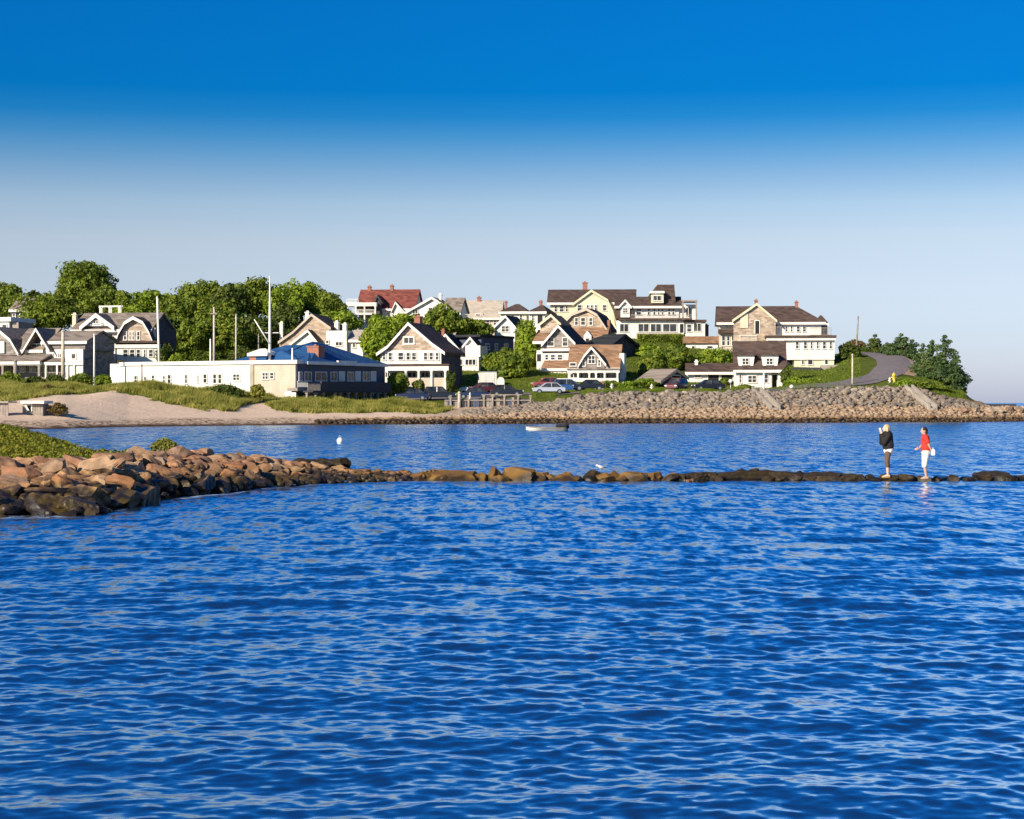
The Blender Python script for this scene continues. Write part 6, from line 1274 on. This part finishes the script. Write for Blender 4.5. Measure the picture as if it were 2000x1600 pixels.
for (x, y), _ in legs: T += [capsule((0.015, y, 0.86), (x - 0.015, y, 0.47), 0.104, 0.075), capsule((x - 0.015, y, 0.48), (x + 0.005, y, 0.36), 0.074, 0.070)]
blend('cropped_trousers', T, 0.012, 2, cloth('brown_trouser_cloth', (0.115, 0.072, 0.050)), A)
Hh = [ellip((hd[0] + 0.022, 0, hd[2] + 0.045), (0.102, 0.092, 0.098)), capsule((hd[0] + 0.055, 0, hd[2] + 0.03), (hd[0] + 0.075, 0, hd[2] - 0.20), 0.085, 0.062), capsule((hd[0] + 0.03, -0.07, hd[2] + 0.02), (hd[0] + 0.03, -0.10, hd[2] - 0.26), 0.042, 0.030), capsule((hd[0] + 0.03, 0.07, hd[2] + 0.02), (hd[0] + 0.03, 0.09, hd[2] - 0.2), 0.04, 0.03)]
blend('hair', Hh, 0.010, 3, cloth('blond_hair', (0.52, 0.38, 0.22), 0.3), A)
for (x, y), _ in legs: V, Fc = join([capsule((x + 0.06, y, 0.012), (x - 0.14, y, 0.010), 0.042, 0.040, flat=(1, 0.32))]); mk('sandal', pymesh('sandal', [(v[0], v[1], v[2]) for v in V], Fc, True), plain('sandal_leather', (0.35, 0.22, 0.06)) if y < 0 else MATS['sandal_leather'], A)
cmr = thing('camera', 'small white camera held up by the person in the dark jacket', 'camera', A.location + Vector((-0.235, 0, 1.545)))
V, Fc = boxvf(-0.02, 0.02, -0.055, 0.055, -0.035, 0.035); mk('case', pymesh('case', V, Fc), mastwhite, cmr); V, Fc = tubevf([(-0.02, 0, 0), (-0.055, 0, 0)], [0.026, 0.024], 12); mk('lens', pymesh('lens', V, Fc), metal, cmr)

# person in the red top, turned left, white folded bag at the hip
Y2 = 56.9; z2 = W(0, 936, Y2).z
B = thing('person', 'person in red top and white knee shorts with a white bag at the hip', 'person', ((1807 - PX0) * Y2 / F, Y2, z2), 'people standing on the breakwater')
hd = (-0.035, 0.0, 1.53); legs = [(-0.015, -0.075), (0.02, 0.075)]
P = head(hd) + [capsule((0.0, 0, 1.33), (-0.02, 0, 1.43), 0.052, 0.048), capsule((0.0, -0.07, 1.30), (0.0, 0.07, 1.30), 0.095, 0.095), capsule((0.0, 0, 1.27), (0.01, 0, 1.05), 0.115, 0.10), capsule((0.01, -0.06, 0.93), (0.01, 0.06, 0.93), 0.12, 0.12), capsule((0.01, 0, 1.05), (0.01, 0, 0.93), 0.105, 0.115)]
for x, y in legs: P += [capsule((0.01, y, 0.86), (x - 0.03, y, 0.46), 0.085, 0.053), capsule((x - 0.03, y, 0.45), (x + 0.0, y, 0.29), 0.050, 0.049), capsule((x + 0.0, y, 0.29), (x + 0.03, y, 0.08), 0.049, 0.033)] + foot(x + 0.02, y)
P += [capsule((0.0, -0.155, 1.315), (0.075, -0.19, 1.08), 0.046, 0.038), capsule((0.075, -0.19, 1.08), (0.15, -0.16, 0.93), 0.036, 0.026)] + hand((0.15, -0.16, 0.93), (0.5, 0.1, -0.85), (-0.4, 0.8, 0.1), curl=1.1, s=0.85)
P += [capsule((0.0, 0.155, 1.315), (-0.06, 0.19, 1.08), 0.046, 0.038), capsule((-0.06, 0.19, 1.08), (-0.17, 0.13, 0.97), 0.036, 0.026)] + hand((-0.17, 0.13, 0.97), (-0.8, -0.3, -0.2), (0, 0, 1), curl=0.8, s=0.85)
blend('body', P, 0.0085, 2, skin, B)
R_ = [capsule((0.0, -0.09, 1.305), (0.0, 0.09, 1.305), 0.112, 0.112), capsule((0.0, 0, 1.30), (0.012, 0, 1.05), 0.138, 0.14), capsule((0.015, -0.05, 0.97), (0.015, 0.05, 0.97), 0.142, 0.142), capsule((0.015, -0.05, 0.97), (0.015, 0.05, 0.90), 0.142, 0.142)]
for sy, e in ((-1, (0.04, -0.185, 1.18)), (1, (-0.035, 0.185, 1.18))): R_ += [capsule((0.0, sy * 0.155, 1.31), e, 0.072, 0.066)]
blend('red_top', R_, 0.012, 3, cloth('red_cloth', (0.55, 0.030, 0.022)), B)
S_ = [capsule((0.012, -0.06, 0.86), (0.012, 0.06, 0.86), 0.13, 0.13)]
for x, y in legs: S_ += [capsule((0.01, y, 0.84), (x - 0.028, y, 0.44), 0.106, 0.084)]
blend('white_shorts', S_, 0.012, 2, cloth('white_shorts_cloth', (0.78, 0.74, 0.66)), B)
blend('hair', [ellip((hd[0] + 0.018, 0, hd[2] + 0.038), (0.098, 0.086, 0.094)), capsule((hd[0] + 0.05, 0, hd[2] + 0.02), (hd[0] + 0.06, 0, hd[2] - 0.07), 0.072, 0.055)], 0.010, 3, cloth('dark_hair', (0.018, 0.013, 0.011), 0.3), B)
bag = thing('bag', 'folded white bag held behind the hip of the person in red', 'bag', B.location + Vector((0.215, -0.15, 0.86)))
V, Fc = boxvf(-0.055, 0.055, -0.10, 0.10, -0.11, 0.09); o = mk('pouch', pymesh('pouch', V, Fc), cloth('white_bag_cloth', (0.72, 0.74, 0.80)), bag); bv = o.modifiers.new('bevel', 'BEVEL'); bv.width = 0.035; bv.segments = 3
V, Fc = tubevf([(0, -0.06, 0.08), (-0.01, -0.04, 0.14), (-0.01, 0.02, 0.14), (0, 0.05, 0.08)], [0.008] * 4, 6); mk('handle', pymesh('handle', V, Fc, True), MATS['white_bag_cloth'], bag)
